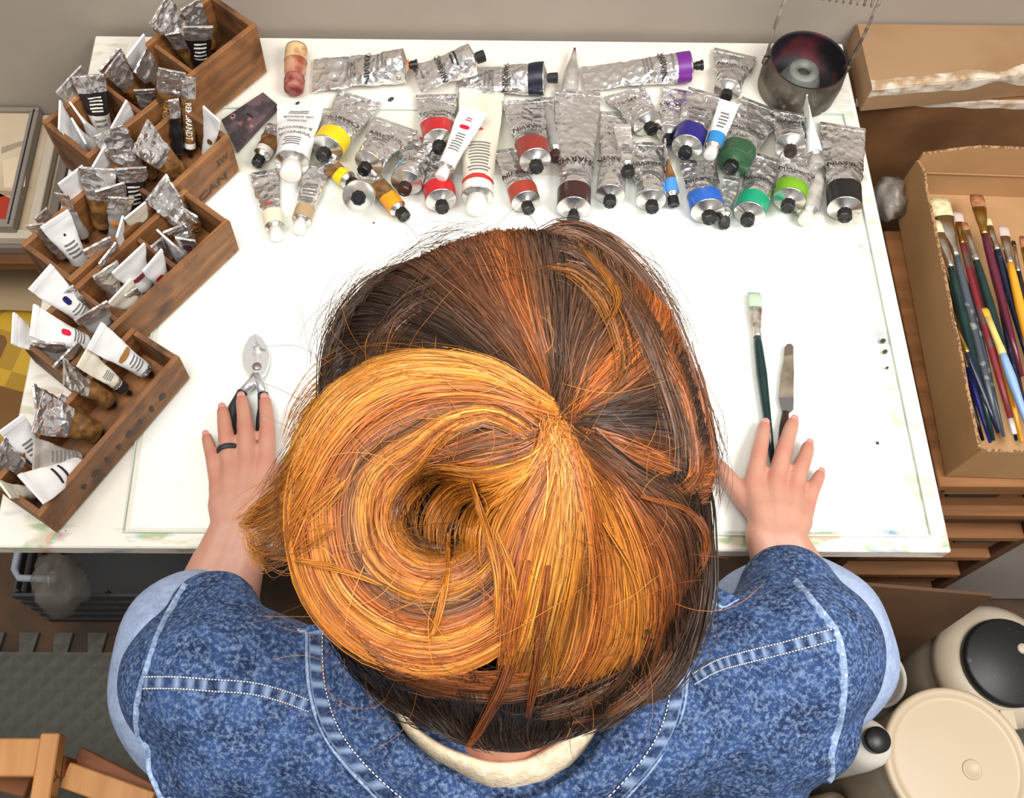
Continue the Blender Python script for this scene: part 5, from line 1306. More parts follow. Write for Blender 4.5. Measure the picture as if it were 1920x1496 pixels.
for side, h in HANDS.items():
    lift = GZ + h['z']
    wr = [P(u, v, GZ + .030) for u, v in h['wrist']]
    for fn in ('index', 'middle', 'ring', 'pinky', 'thumb'):
        pts = [P(u, v, lift * (1 if k else .8) + ZF[fn][k]) for k, (u, v) in enumerate(h[fn])]
        capsule(bodyb, pts, RADS[fn]); FING[side, fn] = pts
        blush_pts += [(pts[1], .010), (pts[3], .010), (pts[0], .011)]
        w_ = {'index': wr[0] * .6 + wr[1] * .4, 'middle': wr[1], 'ring': wr[1] * .5 + wr[2] * .5, 'pinky': wr[2], 'thumb': wr[0]}
        if side == 'L': w_ = {'pinky': wr[0], 'ring': wr[0] * .5 + wr[1] * .5, 'middle': wr[1], 'index': wr[1] * .4 + wr[2] * .6, 'thumb': wr[2]}
        capsule(bodyb, [pts[0], pts[0] * .5 + w_[fn] * .5 + Vector((0, 0, .001)), w_[fn]], [RADS[fn][0] * 1.06, .0160, .0168])
    # webbing between the knuckles keeps the back of the hand closed
    kn_ = [FING[side, f_][0] for f_ in ('index', 'middle', 'ring', 'pinky')]
    for k in range(3): capsule(bodyb, [kn_[k] - Vector((0, .004, .003)), kn_[k + 1] - Vector((0, .004, .003))], [.0092, .0090])
    capsule(bodyb, [FING[side, 'thumb'][0], kn_[0] * .5 + FING[side, 'thumb'][1] * .5 - Vector((0, .012, .004))], [.0135, .008])
    el = h['el']
    wc_ = wr[1]
    for k in range(3):
        off = (wr[k] - wr[1])
        capsule(bodyb, [wr[k], wc_ + (el - wc_) * .28 + off * 1.15 + Vector((0, 0, .006)), wc_ + (el - wc_) * .6 + off * 1.25 + Vector((0, 0, .012)), el + off * .6], [.0175, .0235, .033, .034])
    sh_ = SHL if side == 'L' else SHR
    capsule(bodyb, [el, sh_ + Vector((0, 0, -.03))], [.036, .036])
NK = NB + Vector((0, .01, -.015))
capsule(bodyb, [NK + Vector((0, 0, -.02)), HEAD + Vector((0, -.02, -.02))], [.050, .052])
ellipsoid(bodyb, HEAD + CF * .012, CR * .078, CU * .105, CF * .088)
ellipsoid(bodyb, HEAD + CF * .06 + CU * .035, CR * .062, CU * .07, CF * .075)          # face, turned down to the table
capsule(bodyb, [HEAD + CF * .115 + CU * .055, HEAD + CF * .128 + CU * .062], [.012, .014])   # nose
for sx in (-1, 1): ellipsoid(bodyb, HEAD + CF * .03 + CR * (.078 * sx) - CU * .005, CR * .010, CU * .018, CF * .030)   # ears
capsule(bodyb, [SHL - Vector((0, 0, .035)), NK - Vector((0, 0, .06)), SHR - Vector((0, 0, .035))], [.032, .045, .032])
capsule(bodyb, [NK + Vector((0, .0, -.12)), Vector((NK.x, NK.y - .01, TZ - .28))], [.085, .10])
V, F = fuse(bodyb, .0024, 11)
body = build('body', V, F, M_skin, person)
bl = np.zeros(len(V))
for c_, r_ in blush_pts:
    d2 = ((V - np.array(c_)) ** 2).sum(1); bl = np.maximum(bl, .8 * np.exp(-d2 / (r_ * r_)))
at = body.data.attributes.new('blush', 'FLOAT', 'POINT'); at.data.foreach_set('value', bl.astype(np.float32))
M_nail = mat('fingernail', (206, 146, 136), .28)
for (side, fn), pts in FING.items():
    if (side, fn) == ('L', 'thumb'): continue
    d = (pts[3] - pts[2]).normalized(); x = d.cross(Vector((0, 0, 1))).normalized(); y = x.cross(d)
    r_ = RADS[fn][3]
    b = MB(); ellipsoid(b, pts[3] + d * (r_ * .45) + y * (r_ * .66), x * (r_ * .62), d * (r_ * .75), y * (r_ * .20), 14, 8)
    b.build('fingernail', M_nail, person, True)
rp = FING['L', 'ring']; rc_ = rp[0] + (rp[1] - rp[0]) * .60; rd = (rp[1] - rp[0]).normalized()
b = MB(); rr_ = .0112
b.lathe(rc_ - rd * .003, rd, [(0, rr_), (0, rr_ + .0012), (.001, rr_ + .0018), (.005, rr_ + .0018), (.006, rr_ + .0012), (.006, rr_)], 32, caps=False)
tag(b.build('finger_ring', mat('dark_silicone', (44, 44, 48), .5), person, True), 'plain dark grey band on the left ring finger')

# ---- denim jacket
def denim(name, c1, c2, c3, fleck=.5):
    m = bpy.data.materials.new(name); m.use_nodes = True; nt = m.node_tree; bs = nt.nodes['Principled BSDF']
    bs.inputs['Roughness'].default_value = .85; bs.inputs['Specular IOR Level'].default_value = .2
    tc = nt.nodes.new('ShaderNodeTexCoord')
    n1 = nt.nodes.new('ShaderNodeTexNoise'); n1.inputs['Scale'].default_value = 48; n1.inputs['Detail'].default_value = 5; n1.inputs['Roughness'].default_value = .65
    n2 = nt.nodes.new('ShaderNodeTexNoise'); n2.inputs['Scale'].default_value = 260; n2.inputs['Detail'].default_value = 4; n2.inputs['Roughness'].default_value = .7
    for n in (n1, n2): nt.links.new(tc.outputs['Object'], n.inputs['Vector'])
    r1 = nt.nodes.new('ShaderNodeValToRGB'); e = r1.color_ramp.elements
    e[0].position = .36; e[0].color = lin(c1); e[1].position = .64; e[1].color = lin(c2)
    nt.links.new(n1.outputs['Fac'], r1.inputs[0])
    r2 = nt.nodes.new('ShaderNodeValToRGB'); e = r2.color_ramp.elements
    e[0].position = .46; e[0].color = (0, 0, 0, 1); e[1].position = .72; e[1].color = (fleck, fleck, fleck, 1)
    nt.links.new(n2.outputs['Fac'], r2.inputs[0])
    mx = nt.nodes.new('ShaderNodeMix'); mx.data_type = 'RGBA'; mx.inputs[7].default_value = lin(c3)
    nt.links.new(r2.outputs[0], mx.inputs[0]); nt.links.new(r1.outputs[0], mx.inputs[6]); nt.links.new(mx.outputs[2], bs.inputs['Base Color'])
    bp = nt.nodes.new('ShaderNodeBump'); bp.inputs['Strength'].default_value = .35; bp.inputs['Distance'].default_value = .0015
    nt.links.new(n2.outputs['Fac'], bp.inputs['Height']); nt.links.new(bp.outputs[0], bs.inputs['Normal'])
    return m
M_denim = denim('acid_washed_denim', (24, 38, 70), (50, 76, 122), (134, 156, 190), .8)
M_denim_l = denim('denim_reverse', (132, 150, 184), (158, 174, 204), (196, 206, 226), .4)
M_denim_d = denim('dark_denim_seam', (28, 42, 76), (48, 68, 110), (150, 170, 200), .5)
M_thread = mat('white_thread', (222, 222, 218), .8)

CUL, CUR = PA(375, 1275, .945), PA(1500, 1214, .945)         # centres of the rolled cuffs
jb = MB()
mid = NB + Vector((0, -.004, -.035))
capsule(jb, [SHL + Vector((.02, 0, -.010)), SHL * .5 + mid * .5 + Vector((0, .0, .0)), mid, SHR * .5 + mid * .5, SHR + Vector((-.02, 0, -.010))], [.066, .072, .078, .072, .066], 24)
for t in (0, .2, .4, .6, .8, 1):
    a = SHL * (1 - t) + SHR * t
    yoff = -.03 + .012 * math.sin(math.pi * t)
    for k in range(3):
        pass
    capsule(jb, [a * .86 + mid * .14 + Vector((0, yoff * .4, -.02)), Vector((NB.x + (a.x - NB.x) * .78, NB.y - .045, TZ - .02)), Vector((NB.x + (a.x - NB.x) * .74, NB.y - .05, TZ - .30))], [.075, .105, .115], 20)
for s_, c_ in ((SHL, CUL), (SHR, CUR)):
    ax_ = (c_ - s_)
    capsule(jb, [s_ + Vector((0, 0, -.004)), s_ + ax_ * .5, c_ + ax_ * .1], [.066, .075, .076], 26)
    capsule(jb, [s_ + Vector((0, .045, -.012)), s_ + ax_ * .5 + Vector((0, .055, 0)), c_ + Vector((0, .05, 0))], [.040, .046, .045], 20)
    capsule(jb, [s_ + Vector((0, -.055, -.03)), s_ + ax_ * .5 + Vector((0, -.06, -.02)), c_ + Vector((0, -.055, -.03))], [.045, .052, .05], 20)
V, F = fuse(jb, .006, 14)
# soft folds
NV = []
cen_ = np.array(NB)
for v in V:
    p_ = Vector(v)
    k = .006 * noise.noise(p_ * 11) + .0035 * noise.noise(Vector((p_.x * 30, p_.y * 14, p_.z * 20)))
    NV.append(p_ + Vector((0, 0, 1)) * k)
jacket = build('denim_jacket', NV, F, M_denim, person)
JB = BVHTree.FromPolygons([tuple(v) for v in NV], F)
def on_jacket(u, v, off=.001):
    d = ray(u, v).normalized()
    h = JB.ray_cast(CAM, d)
    if h[0] is None:
        h = JB.find_nearest(PA(u, v, .86))
    return h[0] + (CAM - h[0]).normalized() * off, h[1]
def seam(px, n):
    s_ = spline(px, n)
    return [on_jacket(u, v)[0] for u, v in s_]
def smooth_pts(pts, it=6):
    a = np.array([tuple(p_) for p_ in pts])
    for _ in range(it): a[1:-1] = .25 * a[:-2] + .5 * a[1:-1] + .25 * a[2:]
    return [Vector(p_) for p_ in a]
def stitches(name, pts, off=.0012, rad=.00055, dash=.62, step=None, parent=None):
    """row of thread stitches along a line of points"""
    b = MB(); i = 0
    for i in range(0, len(pts) - 1):
        a, c_ = pts[i], pts[i + 1]
        o_ = (CAM - a).normalized() * off
        b.tube([a + o_, a + (c_ - a) * dash + o_], rad, 5)
    ob = b.build(name, M_thread, parent, True); ob['kind'] = 'stuff'
    return ob
def wear(ob, vals):
    at_ = ob.data.attributes.new('wear', 'FLOAT', 'POINT'); at_.data.foreach_set('value', np.array(vals, dtype=np.float32))
def worn_seam_mat():
    m = denim('worn_seam_denim', (24, 36, 66), (44, 64, 104), (120, 142, 178), .5)
    nt = m.node_tree; bs = nt.nodes['Principled BSDF']; src = bs.inputs['Base Color'].links[0].from_socket
    at_ = nt.nodes.new('ShaderNodeAttribute'); at_.attribute_name = 'wear'
    ml = nt.nodes.new('ShaderNodeMath'); ml.operation = 'MULTIPLY'; ml.inputs[1].default_value = .75; nt.links.new(at_.outputs['Fac'], ml.inputs[0])
    mx = nt.nodes.new('ShaderNodeMix'); mx.data_type = 'RGBA'; nt.links.new(ml.outputs[0], mx.inputs[0]); nt.links.new(src, mx.inputs[6]); mx.inputs[7].default_value = lin((150, 172, 204))
    nt.links.new(mx.outputs[2], bs.inputs['Base Color'])
    return m
def strip(name, px, w, h, m_, n=60, lumps=.0):
    """flat-felled seam: a raised band along a line"""
    pts = smooth_pts(seam(px, n)); V_, F_, WR_ = [], [], []
    prof = [(-.5, 0), (-.42, .8), (-.15, 1), (.15, 1), (.42, .8), (.5, 0)]
    for i, p_ in enumerate(pts):
        d = (pts[min(i + 1, n - 1)] - pts[max(i - 1, 0)]).normalized(); up = (CAM - p_).normalized(); x = d.cross(up).normalized()
        k = 1 + lumps * math.sin(i * 1.25)
        for a, c_ in prof: V_.append(p_ + x * (a * w) + up * (c_ * h * k - .001)); WR_.append(max(0, math.sin(i * 1.25 + .8 * math.sin(i * .37))) if abs(a) < .49 else .7)
    m_n = len(prof)
    for i in range(n - 1):
        for k in range(m_n - 1): F_.append((i * m_n + k, i * m_n + k + 1, (i + 1) * m_n + k + 1, (i + 1) * m_n + k))
    ob = build(name, V_, F_, m_, jacket); wear(ob, WR_); return ob, pts
M_puck = worn_seam_mat()
YL = [(268, 1280), (330, 1280), (400, 1285), (470, 1290), (530, 1305), (580, 1324)]
YR = [(1302, 1272), (1345, 1248), (1400, 1232), (1480, 1212), (1568, 1188)]
for px in (YL, YR):
    ob, pts = strip('yoke_seam', px, .0105, .0022, M_puck, 60, .5)
    for dv in (-11, 11):
        stitches('stitching', smooth_pts(seam([(u, v + dv) for u, v in px], 60)), .0032, parent=jacket)
AL = [(350, 1095), (305, 1175), (275, 1262), (258, 1330), (266, 1400), (296, 1475), (312, 1510)]
AR = [(1488, 1088), (1540, 1150), (1570, 1195), (1581, 1270), (1573, 1350), (1556, 1420), (1568, 1505)]
M_fade = denim('faded_denim_edge', (92, 118, 158), (140, 162, 194), (206, 216, 230), .7)
for px in (AL, AR): strip('armhole_seam', px, .0075, .0018, M_fade, 70, .5)

# rolled cuffs showing the pale reverse of the cloth
for c_, s_, el, px0 in ((CUL, SHL, ELL, 1), (CUR, SHR, ELR, -1)):
    ax_ = (c_ - s_).normalized()
    ax_ = (ax_ * .55 + (-CF * -1.0) * .45).normalized()
    xd = CR - ax_ * CR.dot(ax_); xd.normalize(); yd = ax_.cross(xd)
    rx, ry = (.079, .095) if px0 > 0 else (.084, .082)
    V_, F_ = [], []
    na, prof = 64, [(-.044, .66), (-.046, .72), (-.038, .82), (-.020, .94), (.002, 1.03), (.018, 1.06), (.028, 1.04), (.032, .98), (.026, .92), (.004, .84), (-.02, .72)]
    for k in range(na):
        t = 2 * math.pi * k / na
        wob = 1 + .045 * math.sin(2 * t + .6) + .03 * math.sin(3 * t + 1.0 * px0) + .012 * math.sin(7 * t)
        for h_, r_ in prof:
            q_ = c_ + ax_ * (h_ + .006 * math.sin(2 * t)) + xd * (rx * r_ * wob * math.cos(t)) + yd * (ry * r_ * wob * math.sin(t))
            V_.append(q_)
    npf = len(prof)
    for k in range(na):
        for j in range(npf):
            F_.append((k * npf + j, k * npf + (j + 1) % npf, ((k + 1) % na) * npf + (j + 1) % npf, ((k + 1) % na) * npf + j))
    tag(build('rolled_cuff', V_, F_, M_denim_l, jacket), 'rolled-up cuff showing pale reverse denim')

# collar lying around the neck
OUT = [(600, 1060), (580, 1140), (574, 1220), (580, 1300), (604, 1375), (655, 1445), (735, 1520), (840, 1580), (955, 1600), (1070, 1575), (1170, 1500), (1250, 1405), (1283, 1325), (1294, 1225), (1314, 1120), (1336, 1042), (1340, 1000)]
INN = [(720, 1080), (700, 1160), (700, 1240), (716, 1310), (750, 1370), (800, 1420), (865, 1465), (915, 1492), (958, 1500), (1010, 1490), (1070, 1455), (1120, 1400), (1150, 1340), (1170, 1250), (1190, 1150), (1210, 1080), (1220, 1040)]
nO = 90
so, si = spline(OUT, nO), spline(INN, nO)
Vc, Fc = [], []
outer = smooth_pts([on_jacket(u, v, .004)[0] for u, v in so], 10)
inner = smooth_pts([PA(u, v, min(depth(on_jacket(u, v, 0)[0]) - .018, .835)) for u, v in si], 10)
rows = 12
for i in range(nO):
    o_, n_ = outer[i], inner[i]; up = (CAM - o_).normalized()
    for j in range(rows + 1):
        t = j / rows
        p_ = n_ + (o_ - n_) * t + up * (.014 * math.sin(math.pi * min(1, t * 1.15)) * (1 - .3 * t))
        Vc.append(p_)
    Vc.append(o_ + (o_ - n_).normalized() * .001 - up * .007)
npr = rows + 2
for i in range(nO - 1):
    for j in range(npr - 1): Fc.append((i * npr + j, i * npr + j + 1, (i + 1) * npr + j + 1, (i + 1) * npr + j))
collar = build('collar', Vc, Fc, M_denim, jacket)
so_m = collar.modifiers.new('thickness', 'SOLIDIFY'); so_m.thickness = .002; so_m.offset = -1
CB = BVHTree.FromPolygons([tuple(v) for v in Vc], Fc)
def on_collar(u, v, off):
    d = ray(u, v).normalized(); h = CB.ray_cast(CAM, d)
    q_ = h[0] if h[0] is not None else CB.find_nearest(on_jacket(u, v)[0])[0]
    return q_ + (CAM - q_).normalized() * off
mixp = lambda k: [tuple(so[i] * (1 - k) + si[i] * k) for i in range(nO)]
# puckered dark band between collar edge and its stitching
ea = smooth_pts([on_collar(*q_, .0008) for q_ in mixp(.04)], 2); eb = smooth_pts([on_collar(*q_, .0008) for q_ in mixp(.24)], 2)
def dense(p_, n): return [Vector(x) for x in spline([tuple(q_) for q_ in p_], n)]
ea, eb = dense(ea, 240), dense(eb, 240)
V_, F_, WR_ = [], [], []
for i in range(240):
    up = (CAM - ea[i]).normalized(); sn_ = math.sin(i * .95 + 1.5 * noise.noise(Vector((i * .05, 0, 0)))); k = .0016 * (1 + sn_)
    for t in (0, .15, .5, .85, 1):
        V_.append(ea[i] * (1 - t) + eb[i] * t + up * (.0006 + k * math.sin(math.pi * t))); WR_.append(max(0, sn_) if 0 < t < 1 else .8 * (t == 0))
for i in range(239):
    for j in range(4): F_.append((i * 5 + j, i * 5 + j + 1, (i + 1) * 5 + j + 1, (i + 1) * 5 + j))
wear(build('collar_edge', V_, F_, M_puck, collar), WR_)
stitches('stitching', dense(eb, 170), .0022, parent=collar)
fe = MB(); fe.tube([p_ + (CAM - p_).normalized() * .0005 for p_ in dense(smooth_pts([on_collar(*q_, .0006) for q_ in mixp(.01)], 2), 160)], .0016, 6); fe.build('faded_edge', M_fade, collar, True)

# cream shirt collar
SO = [(742, 1325), (758, 1372), (800, 1418), (850, 1446), (905, 1476), (950, 1486), (1010, 1478), (1060, 1456), (1098, 1412), (1122, 1362)]
SI = [(752, 1322), (778, 1366), (826, 1400), (872, 1420), (912, 1432), (948, 1434), (990, 1428), (1030, 1408), (1070, 1384), (1116, 1356)]
nS = 50
a_, c_ = spline(SO, nS), spline(SI, nS)
V_, F_ = [], []
for i in range(nS):
    po = PA(*a_[i], .825); pi_ = PA(*c_[i], .800); up = (CAM - po).normalized()
    pd = PA(*(c_[i] * 1.25 - a_[i] * .25), .845)
    for t in (0, .25, .5, .75, 1):
        V_.append(po + (pi_ - po) * t + up * (.006 * math.sin(math.pi * t) + .0008 * math.sin(i * 1.1 + t * 5)))
    V_.append(pi_ + (pd - pi_) * .15 + up * .001); V_.append(pd)
for i in range(nS - 1):
    for j in range(6): F_.append((i * 7 + j, i * 7 + j + 1, (i + 1) * 7 + j + 1, (i + 1) * 7 + j))
shirt = build('shirt_collar', V_, F_, mat('cream_ribbed_cotton', (238, 222, 192), .85, rgb2=(224, 204, 172), scale=160, bump=.5, bscale=320), person)
sm_ = shirt.modifiers.new('thickness', 'SOLIDIFY'); sm_.thickness = .0015

# ------------------------------------------------------------------ hair
TIE = (1056, 788)
HC, HX, HY, HZ = PA(965, 890, .69), .128, .163, .112             # main volume of the hair
NPC, NPR = PA(945, 1225, .765), .074                              # hair at the nape
BC, BR_, Br_ = PA(818, 972, .565), .0545, .0370                   # the bun
def ell_axial(u, v, c, rx, ry, rz):
    d = np.stack([(u - PX) / FPX, (PY - v) / FPX, np.ones_like(u)], -1)
    cc = np.array([(c - CAM).dot(CR), (c - CAM).dot(CU), (c - CAM).dot(CF)])
    R_ = np.array([rx, ry, rz])
    dd = d / R_; oo = -cc / R_
    A = (dd ** 2).sum(-1); B = 2 * (dd * oo).sum(-1); C_ = (oo ** 2).sum() - 1
    D_ = B * B - 4 * A * C_
    out = np.where(D_ > 0, (-B - np.sqrt(np.maximum(D_, 0))) / (2 * A), np.inf)
    return out
GU0, GV0, GST = 380, 360, 8
gu, gv = np.meshgrid(np.arange(GU0, 1480, GST, dtype=float), np.arange(GV0, 1500, GST, dtype=float))
DEP = np.minimum(ell_axial(gu, gv, HC, HX, HY, HZ), ell_axial(gu, gv, NPC, NPR * 1.08, NPR, NPR))
bu, bv = pix(BC)
rho = np.hypot(gu - bu, (gv - bv) * .95) * depth(BC) / FPX
dbun = np.where(np.abs(rho - BR_) < Br_, depth(BC) - np.sqrt(np.maximum(Br_ ** 2 - (rho - BR_) ** 2, 0)), np.inf)
DEP = np.minimum(DEP, dbun)
hole = rho < BR_ - Br_ * .86
DEP = np.where(hole, depth(BC) + .022, DEP)
miss = ~np.isfinite(DEP)
DEP = np.where(miss, .70, DEP)
def blur(A, n):
    for _ in range(n):
        A = np.pad(A, 1, mode='edge')
        A = (A[:-2, 1:-1] + A[2:, 1:-1] + A[1:-1, :-2] + A[1:-1, 2:] + 2 * A[1:-1, 1:-1]) / 6
    return A
DEP = blur(DEP, 5)
def dlook(u, v):
    x = np.clip((u - GU0) / GST, 0, DEP.shape[1] - 1.001); y = np.clip((v - GV0) / GST, 0, DEP.shape[0] - 1.001)
    i, j = x.astype(int), y.astype(int); fx, fy_ = x - i, y - j
    return (DEP[j, i] * (1 - fx) * (1 - fy_) + DEP[j, i + 1] * fx * (1 - fy_) + DEP[j + 1, i] * (1 - fx) * fy_ + DEP[j + 1, i + 1] * fx * fy_)
cCR, cCU, cCF, cCAM = (np.array(x) for x in (CR, CU, CF, CAM))
def unp(u, v, a):
    return cCAM + (cCF + ((u - PX) / FPX)[..., None] * cCR + ((PY - v) / FPX)[..., None] * cCU) * a[..., None]

STR = {'crown_hair': [], 'bun_hair': [], 'nape_hair': [], 'loose_hair': []}
def L3(c): return np.array(lin(c)[:3])
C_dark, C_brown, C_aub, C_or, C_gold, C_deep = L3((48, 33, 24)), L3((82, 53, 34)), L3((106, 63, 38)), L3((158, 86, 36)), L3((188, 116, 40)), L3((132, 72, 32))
C_pale = L3((206, 142, 62))
def field(part, guides, n, cols, lift=.003, thick=.006, jit=3.0, rad=.00034, npt=18, clump=.0, tipcol=None, cnoise=.35, wave=2.5, end=(0, 1), seed=0, tuck=0.0, jend=(.35, .35), clfreq=3.0):
    """n strands interpolated between ordered guide lines (pixels); cols: one colour per guide"""
    G = np.stack([spline(g, npt) for g in guides]); ng = len(guides)
    rg = np.random.default_rng(1000 + seed)
    s = rg.random(n) * (ng - 1)
    if clump > 0:
        cs = np.round(s * clfreq) / clfreq + .5 / clfreq * np.sin(np.round(s * clfreq) * 12.9)
        s = np.clip(s * (1 - clump) + cs * clump, 0, ng - 1 - 1e-6)
    s = np.clip(s, 0, ng - 1 - 1e-6)
    i = s.astype(int); f = (s - i)[:, None, None]
    pts = G[i] * (1 - f) + G[np.minimum(i + 1, ng - 1)] * f
    # trim and jitter
    t = np.linspace(0, 1, npt)[None, :]
    if tuck: pts += (pts - np.array([965., 890.])) * (.05 * (1 - t) ** 2)[..., None]
    if tuck: pts -= (pts - np.array([965., 890.])) * (.13 * np.clip(1 - t / .16, 0, 1) ** 2)[..., None]
    amp = jit * (.35 + .65 * np.sin(np.pi * t)) + jit * (jend[0] - .35) * (1 - t) ** 6 + jit * (jend[1] - .35) * t ** 6
    pts[..., 0] += rg.normal(size=(n, 1)) * amp + wave * np.sin(t * (4 + 5 * rg.random((n, 1))) + 6.28 * rg.random((n, 1))) * np.sin(np.pi * t)
    pts[..., 1] += rg.normal(size=(n, 1)) * amp + wave * np.sin(t * (4 + 5 * rg.random((n, 1))) + 6.28 * rg.random((n, 1))) * np.sin(np.pi * t)
    lo = end[0] * rg.random((n, 1)) if end[0] else np.zeros((n, 1)); hi = 1 - (1 - end[1]) * rg.random((n, 1))
    tt = (lo + (hi - lo) * t) * (npt - 1); k = np.clip(tt.astype(int), 0, npt - 2); ff = (tt - k)[..., None]
    ar = np.arange(n)[:, None]
    pts = pts[ar, k] * (1 - ff) + pts[ar, k + 1] * ff
    a = dlook(pts[..., 0], pts[..., 1]) - lift - thick * rg.random((n, 1)) + .0015 * np.sin(t * 7 + 6.28 * rg.random((n, 1)))
    if tuck: a += tuck * np.clip(1 - t / .16, 0, 1) ** 2
    # soften depth along the strand
    for _ in range(3): a[:, 1:-1] = .25 * a[:, :-2] + .5 * a[:, 1:-1] + .25 * a[:, 2:]
    W = unp(pts[..., 0], pts[..., 1], a)
    cols = np.array(cols); cb_ = cols[i] * (1 - f[:, 0]) + cols[np.minimum(i + 1, ng - 1)] * f[:, 0]
    br = np.exp(rg.normal(size=(n, 1)) * cnoise)
    cc = cb_ * br
    cc = np.repeat(cc[:, None, :], npt, 1)
    if tipcol is not None:
        w = np.clip((t - .25) / .6, 0, 1)[..., None]
        cc = cc * (1 - w) + (np.array(tipcol) * br)[:, None, :] * w
    rr = rad * (.75 + .5 * rg.random((n, 1))) * np.clip(np.minimum(1, (1 - t) * 6 + .25), 0, 1)
    STR[part].append((W, np.clip(cc, 0, 1), rr))

crown = [
 [(612, 745), (650, 700), (760, 672), (890, 690), (1000, 742), TIE], [(628, 650), (690, 625), (820, 645), (950, 708), (1045, 780)],
 [(668, 560), (735, 560), (850, 610), (960, 695), (1046, 778)], [(745, 505), (795, 525), (880, 592), (972, 682), (1048, 776)],
 [(805, 474), (838, 500), (900, 570), (982, 672), (1050, 774)], [(868, 452), (890, 482), (932, 560), (992, 660), (1052, 772)],
 [(925, 436), (942, 470), (968, 550), (1008, 650), (1055, 770)], [(985, 432), (998, 470), (1012, 550), (1032, 650), (1057, 770)],
 [(1040, 437), (1050, 480), (1054, 560), (1054, 650), (1059, 770)], [(1092, 452), (1112, 500), (1102, 570), (1078, 660), (1061, 770)],
 [(1142, 480), (1172, 540), (1152, 600), (1102, 680), (1063, 772)], [(1190, 520), (1218, 582), (1182, 640), (1112, 712), (1065, 774)],
 [(1226, 575), (1242, 610), (1192, 668), (1120, 734), (1067, 777)], [(1262, 640), (1262, 682), (1202, 716), (1122, 756), (1069, 781)],
 [(1290, 720), (1282, 752), (1212, 768), (1132, 780), (1071, 786)], [(1315, 800), (1300, 832), (1222, 818), (1140, 802), (1071, 790)],
 [(1328, 868), (1312, 892), (1232, 866), (1142, 826), (1069, 796)], [(1322, 935), (1292, 935), (1212, 905), (1132, 852), (1065, 800)]]
ccol = [C_dark, C_dark, C_dark, C_brown * .8, C_aub * .8, C_aub, C_or * .8, C_brown, C_dark * 1.3, C_brown, C_brown, C_or * .9, C_or, C_brown * .9, C_dark, C_dark * 1.2, C_or * .7, C_aub]
field('crown_hair', crown, 9000, ccol, .002, .010, 6, .00034, clump=.35, seed=1, cnoise=.42, clfreq=3.3, tuck=.05, jend=(.3, 2.0), wave=6)
# arcs from the parting over the right side
arcs = [[(985, 436), (1080, 440), (1160, 480), (1230, 565), (1282, 680), (1318, 800), (1330, 880)], [(990, 450), (1070, 458), (1150, 505), (1212, 590), (1262, 700), (1300, 810), (1310, 890)],
        [(1000, 470), (1070, 482), (1135, 530), (1190, 610), (1235, 710), (1270, 820), (1270, 900)], [(1020, 500), (1070, 510), (1120, 555), (1150, 620), (1160, 680), (1140, 730), (1090, 770)]]
field('crown_hair', arcs[:3], 1300, [C_brown, C_brown, C_brown], .004, .008, 7, .00032, clump=.4, seed=2, cnoise=.4, tuck=.04, jend=(1.0, 2.0), end=(.15, .7))
field('crown_hair', [arcs[3], [(u + 26, v - 4) for u, v in arcs[3]]], 160, [C_gold * .45, C_brown], .005, .008, 9, .0003, seed=32, cnoise=.4, end=(.3, .6))
# swept down the right side to the ear
side_ = [[(1270, 640), (1310, 740), (1330, 850), (1318, 905), (1270, 935), (1180, 930)], [(1240, 640), (1290, 740), (1310, 850), (1298, 900), (1240, 915), (1160, 890)], [(1285, 860), (1318, 930), (1322, 1020), (1318, 1110), (1290, 1200)], [(1240, 900), (1295, 960), (1312, 1060), (1300, 1160), (1262, 1260)]]
field('crown_hair', side_[:2], 1000, [C_aub, C_or * .7], .003, .009, 6, .00034, clump=.4, seed=3, cnoise=.45, jend=(2, 2), end=(.25, .6))
field('crown_hair', side_[2:], 1100, [C_dark, C_dark * 1.2], .003, .009, 7, .00034, clump=.3, seed=33, cnoise=.45, jend=(2, 2), end=(.15, .6))
# dark front edge, left of the parting
lf = [[(600, 760), (625, 640), (690, 545), (770, 490)], [(640, 740), (670, 640), (740, 560), (830, 520)], [(720, 690), (760, 620), (840, 570), (920, 560)]]
field('crown_hair', lf, 1800, [C_dark, C_dark, C_brown], .0, .006, 10, .00034, seed=4, cnoise=.4)

def swirl(k, th0=40, th1=338, wob=0.0):
    pts = []
    b0, b1 = bu - 8, bv - 4
    for th in np.linspace(th0, th1, 15):
        r_ = math.radians(th)
        out_ = np.interp(th, [40, 90, 140, 180, 225, 270, 315, 338], [282, 272, 280, 264, 286, 300, 272, 240])
        inn_ = np.interp(th, [40, 90, 180, 270, 338], [120, 62, 54, 52, 74])
        st_ = 292 - 70 * (1 - k)
        w = smoothstep((th - th0) / 75.0)
        ro = st_ * (1 - w) + (inn_ + (out_ - inn_) * k) * w
        pts.append((b0 + ro * math.cos(r_), b1 - ro * math.sin(r_)))
    return pts
sw = [swirl(k) for k in np.linspace(0, 1, 9)]
swc = [C_brown * .8, C_gold * .9, C_deep, C_gold, C_brown * 1.1, C_or, C_gold, C_or * 1.1, C_gold]
field('bun_hair', sw, 9500, swc, .001, .011, 6, .00033, npt=30, clump=.4, seed=5, cnoise=.38, end=(.25, .72), clfreq=3.7)
